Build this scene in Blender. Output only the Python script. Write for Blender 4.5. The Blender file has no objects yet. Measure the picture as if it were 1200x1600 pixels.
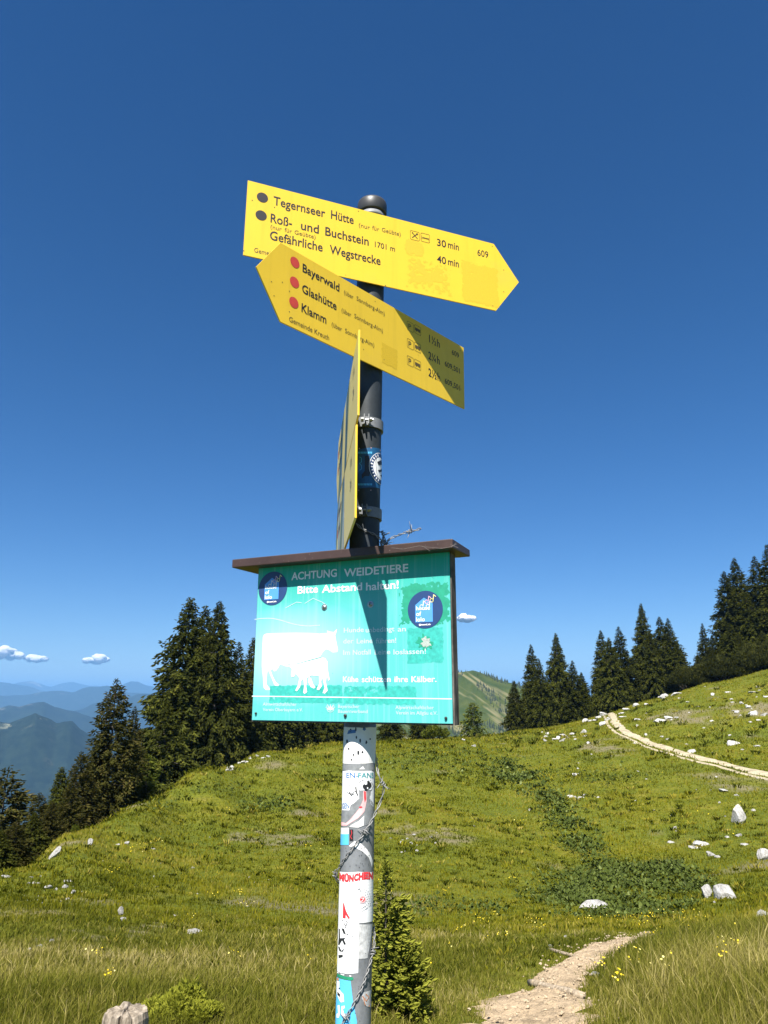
import bpy, math, random
import numpy as np

# ------------------------------------------------------------------ camera, light, exposure
SC = bpy.context.scene
COL = SC.collection
EYE = 1.62                      # eye height above the ground at the pole
FPX = 1110.0                    # focal length in pixels of the 1200 x 1600 photograph
PITCH = math.atan(290 / FPX)
CAMP = np.array([0.0, 0.0, EYE])
cam_d = bpy.data.cameras.new('camera')
cam_d.sensor_fit = 'VERTICAL'; cam_d.sensor_height = 24.0
cam_d.lens = 24.0 * FPX / 1600
cam_d.clip_start = 0.02; cam_d.clip_end = 200000
cam = bpy.data.objects.new('camera', cam_d); COL.objects.link(cam)
cam.location = CAMP; cam.rotation_euler = (math.pi / 2 + PITCH, 0, 0)
SC.camera = cam

SUN_DIR = np.array([0.153, 0.55, -0.822]); SUN_DIR /= np.linalg.norm(SUN_DIR)   # light travels this way
SUN_EL = math.asin(-SUN_DIR[2]); SUN_AZ = math.atan2(-SUN_DIR[0], -SUN_DIR[1])
w = bpy.data.worlds.new('World'); SC.world = w; w.use_nodes = True
nt = w.node_tree
sky = nt.nodes.new('ShaderNodeTexSky'); sky.sky_type = 'NISHITA'; sky.sun_disc = False
sky.sun_elevation = SUN_EL; sky.sun_rotation = SUN_AZ
sky.altitude = 1500; sky.air_density = 0.95; sky.dust_density = 0.35; sky.ozone_density = 5.0
bg = nt.nodes['Background']; bg.inputs[1].default_value = 0.05
hsv = nt.nodes.new('ShaderNodeHueSaturation'); hsv.inputs['Saturation'].default_value = 1.27; hsv.inputs['Hue'].default_value = .505
nt.links.new(sky.outputs[0], hsv.inputs['Color']); nt.links.new(hsv.outputs[0], bg.inputs[0])
sun_d = bpy.data.lights.new('sun', 'SUN'); sun_d.energy = 5.0; sun_d.angle = math.radians(0.53)
sun_d.color = (1.0, 0.95, 0.87)
sun = bpy.data.objects.new('sun', sun_d); COL.objects.link(sun)
sun.rotation_euler = (math.pi / 2 - SUN_EL, 0, math.pi - SUN_AZ)
SC.view_settings.view_transform = 'Standard'; SC.view_settings.look = 'None'
SC.view_settings.gamma = 1; SC.view_settings.exposure = 1.25
SC.cycles.max_bounces = 6; SC.cycles.diffuse_bounces = 2; SC.cycles.transmission_bounces = 3
SC.cycles.use_denoising = True

RNG = np.random.default_rng(7)
random.seed(7)

# ------------------------------------------------------------------ helpers
RV = np.array([1.0, 0, 0]); FV = np.array([0, math.cos(PITCH), math.sin(PITCH)]); UV = np.array([0, -math.sin(PITCH), math.cos(PITCH)])
def ray(px, py):
    """viewing direction of a photograph pixel (used to measure where real things stand)"""
    px = np.asarray(px, float); py = np.asarray(py, float)
    return ((px - 600) / FPX)[..., None] * RV - ((py - 800) / FPX)[..., None] * UV + FV
def norm(v): v = np.asarray(v, float); return v / np.linalg.norm(v)

def new_mesh(name, verts, faces, mat=None, parent=None, smooth=False, tint=None, link=True, mats=None, mat_idx=None):
    """faces: list of int arrays (M,k). tint: per-vertex float stored as attribute"""
    verts = np.asarray(verts, np.float32).reshape(-1, 3)
    if isinstance(faces, np.ndarray): faces = [faces]
    faces = [np.asarray(f, np.int32) for f in faces if len(f)]
    me = bpy.data.meshes.new(name)
    me.vertices.add(len(verts)); me.vertices.foreach_set('co', verts.ravel())
    nl = sum(f.size for f in faces); npoly = sum(len(f) for f in faces)
    me.loops.add(nl); me.polygons.add(npoly)
    if npoly:
        me.loops.foreach_set('vertex_index', np.concatenate([f.ravel() for f in faces]))
        tot = np.concatenate([np.full(len(f), f.shape[1], np.int32) for f in faces])
        st = np.concatenate([[0], np.cumsum(tot)[:-1]]).astype(np.int32)
        me.polygons.foreach_set('loop_start', st); me.polygons.foreach_set('loop_total', tot)
        me.polygons.foreach_set('use_smooth', np.full(npoly, bool(smooth)))
    if mats:
        for m in mats: me.materials.append(m)
        me.polygons.foreach_set('material_index', np.asarray(mat_idx, np.int32))
    elif mat: me.materials.append(mat)
    if tint is not None:
        a = me.attributes.new('tint', 'FLOAT', 'POINT'); a.data.foreach_set('value', np.asarray(tint, np.float32))
    me.update(calc_edges=True); me.validate()
    o = bpy.data.objects.new(name, me)
    if link: COL.objects.link(o)
    if parent is not None: o.parent = parent
    return o

class MB:
    """collects polygons of one mesh"""
    def __init__(s): s.v = []; s.f = {}; s.n = 0
    def add(s, verts, faces):
        verts = np.asarray(verts, float).reshape(-1, 3)
        for f in faces:
            s.f.setdefault(len(f), []).append([i + s.n for i in f])
        s.v.append(verts); s.n += len(verts); return s
    def box(s, P, a, b, c):
        """P corner-centre; half-vectors a, b, c"""
        P = np.asarray(P, float); a, b, c = map(lambda q: np.asarray(q, float), (a, b, c))
        vs = [P + i * a + j * b + k * c for k in (-1, 1) for j in (-1, 1) for i in (-1, 1)]
        if np.dot(np.cross(a, b), c) < 0:
            fs = [(0, 1, 3, 2), (4, 6, 7, 5), (0, 4, 5, 1), (2, 3, 7, 6), (0, 2, 6, 4), (1, 5, 7, 3)]
        else:
            fs = [(0, 2, 3, 1), (4, 5, 7, 6), (0, 1, 5, 4), (2, 6, 7, 3), (0, 4, 6, 2), (1, 3, 7, 5)]
        return s.add(vs, fs)
    def tube(s, pts, rad, seg=8, cap=True, closed=False):
        pts = np.asarray(pts, float); n = len(pts); rad = np.broadcast_to(np.asarray(rad, float), (n,))
        T = np.gradient(pts, axis=0); T /= np.linalg.norm(T, axis=1)[:, None] + 1e-12
        ref = np.array([0, 0, 1.0]) if abs(T[0][2]) < .9 else np.array([1.0, 0, 0])
        N = np.cross(T[0], ref); N /= np.linalg.norm(N); vs = []
        for i in range(n):
            N = N - T[i] * np.dot(N, T[i]); N /= np.linalg.norm(N); B = np.cross(T[i], N)
            for k in range(seg):
                a = 2 * math.pi * k / seg
                vs.append(pts[i] + rad[i] * (math.cos(a) * N + math.sin(a) * B))
        fs = [(i * seg + k, i * seg + (k + 1) % seg, (i + 1) * seg + (k + 1) % seg, (i + 1) * seg + k) for i in range(n - 1) for k in range(seg)]
        if cap: fs += [tuple(range(seg))[::-1], tuple((n - 1) * seg + k for k in range(seg))]
        return s.add(vs, fs)
    def build(s, name, mat, parent=None, smooth=False):
        o = new_mesh(name, np.concatenate(s.v), [np.array(f) for f in s.f.values()], mat, parent, smooth)
        return o

def tag(o, label=None, cat=None, group=None, kind=None):
    if label: o['label'] = label
    if cat: o['category'] = cat
    if group: o['group'] = group
    if kind: o['kind'] = kind
    return o
def empty(name, loc=(0, 0, 0)):
    o = bpy.data.objects.new(name, None); COL.objects.link(o); o.location = loc; o.empty_display_size = .1; return o
def copy_tree(o, parent=None):
    c = o.copy(); COL.objects.link(c)
    if parent is not None: c.parent = parent
    for ch in [q for q in bpy.data.objects if q.parent == o]: copy_tree(ch, c)
    return c

def hash2(ix, iy, seed):
    h = (ix.astype(np.int64) * 374761393 + iy.astype(np.int64) * 668265263 + seed * 144665) & 0xffffffff
    h = ((h ^ (h >> 13)) * 1274126177) & 0xffffffff
    return ((h ^ (h >> 16)) & 0xffff) / 65535.0
def vnoise(x, y, seed=0):
    x = np.asarray(x, float); y = np.asarray(y, float)
    ix = np.floor(x); iy = np.floor(y); fx = x - ix; fy = y - iy
    fx = fx * fx * (3 - 2 * fx); fy = fy * fy * (3 - 2 * fy); ix = ix.astype(np.int64); iy = iy.astype(np.int64)
    return ((hash2(ix, iy, seed) * (1 - fx) + hash2(ix + 1, iy, seed) * fx) * (1 - fy) +
            (hash2(ix, iy + 1, seed) * (1 - fx) + hash2(ix + 1, iy + 1, seed) * fx) * fy) * 2 - 1
def fbm(x, y, oct=4, seed=0):
    t = 0; a = 1; s = 0
    for k in range(oct):
        t = t + a * vnoise(x * 2 ** k, y * 2 ** k, seed + k * 17); s += a; a *= .5
    return t / s
def sstep(a, b, x): t = np.clip((x - a) / (b - a), 0, 1); return t * t * (3 - 2 * t)

# ------------------------------------------------------------------ materials
class NB:
    def __init__(s, name):
        s.m = bpy.data.materials.new(name); s.m.use_nodes = True; s.t = s.m.node_tree; s.n = s.t.nodes; s.l = s.t.links
        s.bsdf = s.n.get('Principled BSDF'); s.out = s.n.get('Material Output')
    def node(s, typ, **kw):
        q = s.n.new(typ)
        for k, v in kw.items(): setattr(q, k, v)
        return q
    def link(s, a, b): s.l.new(a, b)
    def coord(s, out='Object', scale=None):
        tc = s.node('ShaderNodeTexCoord'); o = tc.outputs[out]
        if scale is not None:
            mp = s.node('ShaderNodeMapping'); mp.inputs['Scale'].default_value = scale; s.link(o, mp.inputs[0]); o = mp.outputs[0]
        return o
    def noise(s, vec, scale, detail=4, rough=.6, dist=0):
        q = s.node('ShaderNodeTexNoise'); q.inputs['Scale'].default_value = scale; q.inputs['Detail'].default_value = detail
        q.inputs['Roughness'].default_value = rough; q.inputs['Distortion'].default_value = dist
        if vec is not None: s.link(vec, q.inputs['Vector'])
        return q.outputs['Fac']
    def ramp(s, fac, stops, interp='LINEAR'):
        q = s.node('ShaderNodeValToRGB'); q.color_ramp.interpolation = interp; e = q.color_ramp.elements
        while len(e) < len(stops): e.new(.5)
        for i, (p, c) in enumerate(stops): e[i].position = p; e[i].color = (*c, 1) if len(c) == 3 else c
        s.link(fac, q.inputs[0]); return q.outputs[0]
    def mix(s, fac, a, b, mode='MIX'):
        q = s.node('ShaderNodeMix', data_type='RGBA', blend_type=mode)
        for sock, v in ((q.inputs['Factor'], fac), (q.inputs['A'], a), (q.inputs['B'], b)):
            pass
        ins = [i for i in q.inputs if i.enabled]
        f_, a_, b_ = ins[0], ins[1], ins[2]
        for sock, v in ((f_, fac), (a_, a), (b_, b)):
            if hasattr(v, 'is_linked') or hasattr(v, 'node'): s.link(v, sock)
            elif isinstance(v, (int, float)): sock.default_value = v
            else: sock.default_value = (*v, 1)
        return [o for o in q.outputs if o.enabled][0]
    def math(s, op, a, b=0.0):
        q = s.node('ShaderNodeMath', operation=op)
        for sock, v in zip(q.inputs, (a, b)):
            if hasattr(v, 'node'): s.link(v, sock)
            else: sock.default_value = v
        return q.outputs[0]
    def attr(s, name='tint'):
        q = s.node('ShaderNodeAttribute'); q.attribute_name = name; return q.outputs['Fac']
    def bump(s, h, strength=.3, dist=.01):
        q = s.node('ShaderNodeBump'); q.inputs['Strength'].default_value = strength; q.inputs['Distance'].default_value = dist
        s.link(h, q.inputs['Height']); s.link(q.outputs[0], s.bsdf.inputs['Normal'])
    def set(s, color=None, rough=.6, metal=0, spec=.5):
        if color is not None:
            if hasattr(color, 'node'): s.link(color, s.bsdf.inputs['Base Color'])
            else: s.bsdf.inputs['Base Color'].default_value = (*color, 1)
        s.bsdf.inputs['Roughness'].default_value = rough; s.bsdf.inputs['Metallic'].default_value = metal
        s.bsdf.inputs['Specular IOR Level'].default_value = spec
        return s.m

def plain(name, c, rough=.6, metal=0, spec=.5, var=.12, scale=60):
    b = NB(name); n = b.noise(b.coord(), scale, 5)
    col = b.ramp(n, [(.3, tuple(max(0, x * (1 - var)) for x in c)), (.7, tuple(min(1, x * (1 + var)) for x in c))])
    return b.set(col, rough, metal, spec)

def leafy(name, stops, trans=.3, objvar=.25, rough=.7):
    """foliage: per-leaf tint picks the colour of the leaf, some light passes through"""
    b = NB(name)
    t = b.attr('tint')
    col = b.ramp(t, stops)
    oi = b.node('ShaderNodeObjectInfo')
    hs = b.node('ShaderNodeHueSaturation'); b.link(col, hs.inputs['Color'])
    hs.inputs['Hue'].default_value = .5
    v = b.math('ADD', b.math('MULTIPLY', oi.outputs['Random'], objvar), 1 - objvar / 2)
    b.link(v, hs.inputs['Value'])
    c = hs.outputs[0]
    b.set(c, rough, 0, .06)
    tr = b.node('ShaderNodeBsdfTranslucent'); b.link(c, tr.inputs[0])
    mx = b.node('ShaderNodeMixShader'); mx.inputs[0].default_value = trans
    b.link(b.bsdf.outputs[0], mx.inputs[1]); b.link(tr.outputs[0], mx.inputs[2]); b.link(mx.outputs[0], b.out.inputs[0])
    return b.m

def m_yellow(name, c):
    b = NB(name); o = b.coord()
    n = b.noise(o, 14, 6, .65); n2 = b.noise(o, 420, 2, .5)
    col = b.ramp(n, [(.25, tuple(x * .93 for x in c)), (.75, c)])
    sp = b.ramp(n2, [(.22, (1, 1, 1)), (.27, (0, 0, 0))])
    col = b.mix(b.math('MULTIPLY', sp, .35), col, (.25, .16, .02))
    sk = b.noise(b.coord('Object', (38, 38, 2.5)), 1.0, 6, .65); col = b.mix(b.ramp(sk, [(.52, (0, 0, 0)), (.75, (.30, .30, .30))]), col, tuple(x * .62 for x in c))
    gr = b.noise(o, 5, 7, .7); col = b.mix(b.ramp(gr, [(.55, (0, 0, 0)), (.75, (.22, .22, .22))]), col, (.42, .30, .10))
    return b.set(col, .42, 0, .4)
M = {}
M['yellow'] = m_yellow('sign_yellow_enamel', (.77, .515, .034))
M['yellow_sky_sheen'] = m_yellow('sign_yellow_painted_sheen', (.66, .52, .10)); M['yellow_sky_sheen'].node_tree.nodes['Principled BSDF'].inputs['Specular IOR Level'].default_value = .8  # paler yellow: sky sheen at a grazing view painted into the base colour
M['sign_band'] = plain('sign_band_grey', (.24, .29, .28), .5, var=.25, scale=30)  # grey-blue tone of the upright bands on the edge-on signs
M['yellow_worn'] = plain('sticker_residue_yellow', (.64, .42, .016), .55, var=.1, scale=400)
M['black'] = plain('print_black', (.018, .014, .016), .5)
M['brown_print'] = plain('print_brown_thin', (.10, .07, .02), .5)
M['red'] = plain('print_red', (.52, .055, .035), .5)

def m_panel():
    b = NB('notice_panel_print'); o = b.coord()
    sep = b.node('ShaderNodeSeparateXYZ'); b.link(o, sep.inputs[0]); u, v = sep.outputs[0], sep.outputs[2]
    # printed fade: teal towards the edges, pale in the faded middle (object space of the panel)
    n = b.noise(o, 9, 3, .5)
    du = b.math('ADD', u, .11); dv = b.math('ADD', v, -.02)
    d = b.math('SQRT', b.math('ADD', b.math('MULTIPLY', b.math('MULTIPLY', du, du), 30.0), b.math('MULTIPLY', b.math('MULTIPLY', dv, dv), 95.0)))
    d = b.math('ADD', d, b.math('MULTIPLY', b.math('ADD', n, -.5), .30))
    col = b.ramp(d, [(.10, (.36, .58, .58)), (.5, (.26, .545, .545)), (.9, (.125, .48, .47)), (1.0, (.09, .455, .44))])
    tg = b.node('ShaderNodeMapRange'); b.link(v, tg.inputs[0]); tg.inputs[1].default_value = .105; tg.inputs[2].default_value = .175
    col = b.mix(tg.outputs[0], col, (.015, .38, .285))
    st = b.noise(b.coord('Object', (90, 90, 2.2)), 1.5, 5, .6)     # rain streaks in the bleached print
    col = b.mix(b.ramp(st, [(.5, (0, 0, 0)), (.76, (.25, .25, .25))]), col, (.45, .66, .65))
    sp = b.noise(o, 300, 2, .5)
    col = b.mix(b.ramp(sp, [(.24, (.6, .6, .6)), (.28, (0, 0, 0))]), col, (.03, .28, .24))
    return b.set(col, .5, 0, .3)
M['panel'] = m_panel()
M['panel_patch'] = plain('panel_unbleached_teal', (.018, .29, .18), .5, var=.14, scale=90)
M['panel_patch_light'] = plain('panel_patch_pale_teal', (.04, .40, .345), .5, var=.22, scale=140)
M['white_print'] = plain('print_white', (.80, .80, .80), .5, var=.05)
M['faded_print'] = plain('print_white_faded', (.50, .66, .66), .5, var=.08, scale=220)
M['worn_grey'] = plain('scraped_metal_grey', (.36, .42, .38), .5, var=.35, scale=500)
M['navy'] = plain('sticker_navy', (.022, .055, .16), .4, var=.06)
M['house_blue'] = plain('sticker_blue', (.085, .30, .72), .4, var=.05)
M['pink'] = plain('sticker_pink', (.75, .45, .55), .4); M['lemon'] = plain('sticker_lemon', (.80, .75, .32), .4)
def m_galv(name, c, dark=.45):
    b = NB(name); o = b.coord()
    vo = b.node('ShaderNodeTexVoronoi'); vo.inputs['Scale'].default_value = 160; b.link(o, vo.inputs['Vector'])
    n = b.noise(o, 22, 6, .7); n2 = b.noise(b.coord('Object', (70, 70, 6)), 1, 5)
    col = b.ramp(n, [(.25, tuple(x * dark for x in c)), (.6, c), (.85, tuple(min(1, x * 1.25) for x in c))])
    col = b.mix(.25, col, b.ramp(vo.outputs['Distance'], [(0, tuple(x * .7 for x in c)), (.7, tuple(x * 1.2 for x in c))]))
    col = b.mix(b.ramp(n2, [(.55, (0, 0, 0)), (.8, (.6, .6, .6))]), col, tuple(x * .45 for x in c))
    b.bump(n, .15, .002)
    return b.set(col, .55, .15, .4)
M['galv'] = m_galv('galvanised_steel', (.22, .23, .24)); M['galv_shaded'] = m_galv('steel_painted_shade', (.034, .042, .048))  # the darker steel has the upper pole's shadow painted into its colour
M['galv_light'] = m_galv('galvanised_clamp', (.20, .21, .22))
M['wire'] = m_galv('wire_zinc', (.26, .26, .255))
M['plastic_cap'] = plain('cap_grey_plastic', (.045, .045, .045), .45)
M['steel'] = plain('bolt_steel', (.35, .36, .36), .35, .8)
M['dark_steel'] = plain('screw_dark', (.06, .06, .055), .45, .5)
def m_brown():
    b = NB('roof_brown_paint'); o = b.coord(); n = b.noise(o, 18, 6, .65); n2 = b.noise(o, 260, 3)
    col = b.ramp(n, [(.3, (.038, .022, .019)), (.7, (.060, .036, .031))])
    col = b.mix(b.ramp(n2, [(.66, (0, 0, 0)), (.72, (.5, .5, .5))]), col, (.28, .22, .2))
    b.bump(n2, .12, .001)
    return b.set(col, .45, 0, .4)
M['brown'] = m_brown()
def m_oldwood(name, a, c, sc=(14, 14, 90)):
    b = NB(name); n = b.noise(b.coord('Object', sc), 1, 8, .7, .4); n2 = b.noise(b.coord(), 40, 5)
    col = b.ramp(n, [(.34, a), (.62, c)]); col = b.mix(b.ramp(n2, [(.35, (.5, .5, .5)), (.6, (0, 0, 0))]), col, tuple(x * .5 for x in a))
    b.bump(n, .6, .004)
    return b.set(col, .85, 0, .2)
M['plank'] = m_oldwood('weathered_plank', (.035, .030, .026), (.20, .18, .16), (70, 70, 9))
M['post_wood'] = m_oldwood('bleached_post_wood', (.11, .088, .062), (.40, .34, .265), (60, 60, 5))
M['log'] = m_oldwood('step_log', (.22, .17, .11), (.46, .38, .28), (8, 50, 50))
M['bark'] = m_oldwood('spruce_bark', (.045, .037, .03), (.22, .19, .16), (9, 9, 2.5))
def m_rock():
    b = NB('limestone'); o = b.coord(); n = b.noise(o, 2.3, 8, .65); n2 = b.noise(o, 9, 6, .7)
    col = b.ramp(n, [(.28, (.20, .195, .18)), (.42, (.40, .39, .365)), (.62, (.57, .56, .535))])
    col = b.mix(b.ramp(n2, [(.33, (.7, .7, .7)), (.46, (0, 0, 0))]), col, (.16, .155, .14))
    b.bump(n2, .7, .12)
    return b.set(col, .9, 0, .2)
M['rock'] = m_rock()

# ------------------------------------------------------------------ terrain (one sheet out to the horizon)
def az_of(px): return np.arctan2((np.asarray(px, float) - 600) / FPX, math.cos(PITCH) + 290 / FPX * math.sin(PITCH))
COLS = {   # photo column: (photo row, metres away) down to the crest; then the fall beyond the crest
    -300: [(1590, 4.4), (1500, 6.4), (1450, 8.5), (1425, 10.5)],
    0:    [(1590, 4.5), (1500, 6.5), (1440, 9.0), (1404, 11.5), (1378, 15.5)],
    100:  [(1590, 4.5), (1500, 6.6), (1440, 9.2), (1390, 13), (1350, 17), (1327, 22)],
    200:  [(1590, 4.5), (1500, 6.8), (1440, 9.6), (1380, 14), (1320, 21), (1275, 30)],
    300:  [(1590, 4.5), (1500, 7.0), (1440, 10), (1380, 15), (1300, 26), (1250, 32), (1212, 38)],
    400:  [(1590, 4.6), (1500, 7.0), (1440, 10.2), (1380, 16), (1300, 26), (1240, 35), (1181, 48)],
    500:  [(1590, 4.7), (1500, 7.2), (1440, 10.5), (1380, 16.5), (1300, 26), (1230, 38), (1166, 58)],
    600:  [(1590, 4.8), (1500, 7.4), (1440, 10.8), (1380, 17), (1300, 26), (1230, 38), (1158, 64)],
    700:  [(1590, 4.9), (1540, 6.0), (1480, 8), (1440, 11.2), (1380, 17.5), (1300, 26.5), (1230, 38), (1155, 66)],
    800:  [(1590, 4.9), (1540, 5.9), (1490, 7.4), (1455, 9.5), (1400, 16.5), (1330, 24), (1250, 36), (1190, 50), (1144, 74)],
    900:  [(1590, 4.6), (1540, 5.6), (1490, 7.0), (1458, 9.0), (1425, 14), (1390, 18), (1310, 27), (1230, 37), (1170, 52), (1128, 76)],
    1000: [(1590, 4.3), (1520, 5.4), (1468, 7.4), (1435, 13), (1390, 18), (1300, 28), (1220, 38), (1155, 54), (1099, 80)],
    1100: [(1590, 4.0), (1520, 5.1), (1460, 7.4), (1425, 13), (1370, 19), (1290, 28.5), (1215, 38), (1140, 56), (1069, 84)],
    1200: [(1590, 3.8), (1520, 4.9), (1455, 7.4), (1415, 13), (1350, 20), (1280, 29), (1213, 38), (1130, 56), (1046, 86)],
    1500: [(1590, 3.6), (1520, 4.8), (1440, 7.6), (1390, 13), (1300, 21), (1220, 32), (1120, 52), (960, 95)],
}
AZS = 180 / math.pi / 9.0
pts, vals = [], []
def elev_z(px, py, r):
    d = ray(px, py); return EYE + d[2] / math.hypot(d[0], d[1]) * r
def slope_beyond(px): return np.interp(px, [-300, 200, 400, 600, 900, 1200, 1500], [-.62, -.55, -.42, -.16, -.08, -.02, 0])
for px, lst in COLS.items():
    a = float(az_of(px)) * AZS
    for py, r in lst: pts.append((a, math.log(r))); vals.append(elev_z(px, py, r))
    py, r = lst[-1]; z0 = elev_z(px, py, r); s = slope_beyond(px)
    s0 = (z0 - elev_z(px, lst[-2][0], lst[-2][1])) / (r - lst[-2][1])
    for k, ss in ((1.10, .35), (1.25, .7), (1.6, .95), (2.3, 1.0), (4.0, 1.0)):
        z = z0 + s * ss * r * (k - 1)
        pts.append((a, math.log(r * k))); vals.append(z)
    for r_, z_ in ((.7, 0.), (1.5, -.02), (2.6, -.12 if px < 900 else -.06)):
        pts.append((a, math.log(r_))); vals.append(z_)
pts = np.array(pts); vals = np.array(vals)
def tps(r2): return np.where(r2 > 1e-12, .5 * r2 * np.log(r2 + 1e-12), 0)
n_ = len(pts); D2 = ((pts[:, None] - pts[None]) ** 2).sum(-1)
A = np.zeros((n_ + 3, n_ + 3)); A[:n_, :n_] = tps(D2) + np.eye(n_) * 2e-4
A[:n_, n_] = 1; A[:n_, n_ + 1:] = pts; A[n_, :n_] = 1; A[n_ + 1:, :n_] = pts.T
SOL = np.linalg.solve(A, np.concatenate([vals, [0, 0, 0]]))
AMIN, AMAX = float(az_of(-300)) * AZS, float(az_of(1500)) * AZS
RMAX = 230.0
def rbf(a, lr):
    out = np.zeros(a.shape)
    for i in range(n_): out += SOL[i] * tps((a - pts[i, 0]) ** 2 + (lr - pts[i, 1]) ** 2)
    return out + SOL[n_] + SOL[n_ + 1] * a + SOL[n_ + 2] * lr
az_grid = np.radians(np.concatenate([np.arange(-180, -75, 5.0), np.arange(-75, -44, .5), np.arange(-44, 44.01, 0.2), np.arange(44.5, 75.01, .5), np.arange(80, 180.1, 5.0)]))
lr_grid = np.concatenate([np.arange(math.log(.4), math.log(RMAX), .016), np.linspace(math.log(RMAX), math.log(60000), 70)])
AA, LL = np.meshgrid(az_grid, lr_grid)
RR = np.exp(LL); XX = RR * np.sin(AA); YY = RR * np.cos(AA)
lrc = np.minimum(LL, math.log(RMAX))
aa_c = np.clip(AA * AZS, AMIN, AMAX)
Z = rbf(aa_c, lrc)
zl = rbf(np.full((len(lr_grid),), AMIN), np.minimum(lr_grid, math.log(RMAX))); zr = rbf(np.full((len(lr_grid),), AMAX), np.minimum(lr_grid, math.log(RMAX)))
wb = sstep(math.radians(70), math.radians(165), np.abs(AA)); Z = Z * (1 - wb) + ((zl + zr) / 2)[:, None] * wb
wv = sstep(math.log(RMAX * .9), math.log(2200), LL); Z = Z * (1 - wv) + (-680.0) * wv
wn = sstep(2, 8, RR) * (1 - sstep(200, 600, RR))
Z += wn * (fbm(XX / 9, YY / 9, 3, 5) * np.clip(.0045 * RR, .02, .16) + fbm(XX / 2.2, YY / 2.2, 3, 9) * np.clip(.0030 * RR, .02, .06) + fbm(XX / .6, YY / .6, 2, 3) * np.where(RR < 16, .018, .0))
NR, NA = Z.shape
def ground(x, y):
    """height of the terrain sheet itself"""
    x = np.asarray(x, float); y = np.asarray(y, float)
    lr = np.log(np.maximum(np.hypot(x, y), .41)); a = np.arctan2(x, y)
    i = np.clip(np.searchsorted(lr_grid, lr) - 1, 0, NR - 2); j = np.clip(np.searchsorted(az_grid, a) - 1, 0, NA - 2)
    fi = np.clip((lr - lr_grid[i]) / (lr_grid[i + 1] - lr_grid[i]), 0, 1); fj = np.clip((a - az_grid[j]) / (az_grid[j + 1] - az_grid[j]), 0, 1)
    return (Z[i, j] * (1 - fj) + Z[i, j + 1] * fj) * (1 - fi) + (Z[i + 1, j] * (1 - fj) + Z[i + 1, j + 1] * fj) * fi
HR = np.exp(np.arange(math.log(2.2), math.log(200), .008))
def hit(px, py):
    """where the sight line of a photograph pixel meets the terrain: (N,3), nan if it misses"""
    px = np.atleast_1d(np.asarray(px, float)); py = np.atleast_1d(np.asarray(py, float))
    out = np.full((len(px), 3), np.nan)
    for s in range(0, len(px), 2000):
        d = ray(px[s:s + 2000], py[s:s + 2000]); h = np.hypot(d[:, 0], d[:, 1]); d = d / h[:, None]
        X = d[:, :1] * HR; Y = d[:, 1:2] * HR; zz = EYE + d[:, 2:] * HR
        below = zz < ground(X, Y); ok = below.any(1); k = np.argmax(below, 1)
        q = np.stack([X[np.arange(len(k)), k], Y[np.arange(len(k)), k], np.zeros(len(k))], 1); q[:, 2] = ground(q[:, 0], q[:, 1])
        q[~ok] = np.nan; out[s:s + 2000] = q
    return out
SOIL = hit([395, 460, 640, 700, 215, 110, 1180, 1060, 940], [1308, 1315, 1302, 1310, 1452, 1470, 1110, 1120, 1170])
def BARE(x, y):
    r = np.hypot(x, y); m = fbm(x / 3.1, y / 3.1, 4, 55) - .42
    for i, q in enumerate(SOIL):
        if not np.isnan(q[0]):
            k = .042 * math.hypot(q[0], q[1]); m = np.maximum(m, .20 - ((x - q[0]) ** 2 + ((y - q[1]) * .45) ** 2) / k ** 2 * .35 + .5 * fbm(x / (.4 * k), y / (.4 * k), 3, 60 + i))
    return sstep(0, .3, m) * (r < 110) * (r > 8)
def build_terrain():
    v = np.stack([XX, YY, Z], -1).reshape(-1, 3)
    i, j = np.meshgrid(np.arange(NR - 1), np.arange(NA - 1), indexing='ij')
    q = np.stack([i * NA + j, i * NA + j + 1, (i + 1) * NA + j + 1, (i + 1) * NA + j], -1).reshape(-1, 4)[:, ::-1]
    i = np.arange(NR - 1)
    q2 = np.stack([i * NA + NA - 1, i * NA, (i + 1) * NA, (i + 1) * NA + NA - 1], -1)[:, ::-1]
    v = np.concatenate([v, [[0, 0, 0]]]); c = len(v) - 1
    t = np.stack([np.arange(NA), (np.arange(NA) + 1) % NA, np.full(NA, c)], -1)
    b = NB('alpine_turf'); o = b.coord()
    n1 = b.noise(o, .16, 4, .55); n2 = b.noise(o, .9, 6, .65, .3); n3 = b.noise(o, 7, 6, .7)
    col = b.ramp(n2, [(.30, (.074, .088, .006)), (.48, (.130, .136, .009)), (.62, (.175, .162, .018)), (.78, (.20, .165, .045))])
    col = b.mix(b.ramp(n1, [(.40, (0, 0, 0)), (.62, (.8, .8, .8))]), col, (.100, .122, .012))
    col = b.mix(b.ramp(n3, [(.35, (.75, .75, .75)), (.58, (0, 0, 0))]), col, (.035, .048, .008))
    col = b.mix(b.ramp(n3, [(.64, (0, 0, 0)), (.78, (.55, .55, .55))]), col, (.20, .18, .06))
    bare = b.attr('tint'); soil = b.ramp(n3, [(.3, (.10, .080, .05)), (.6, (.21, .175, .12)), (.75, (.33, .30, .24))])
    col = b.mix(bare, col, soil)
    b.bump(n3, .6, .08)
    b.set(col, .95, 0, .1)
    g = new_mesh('ground', v, [q, q2, t], b.m, None, True, np.append(BARE(XX, YY).ravel() * .7, 0)); tag(g, kind='structure')
build_terrain()

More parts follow.
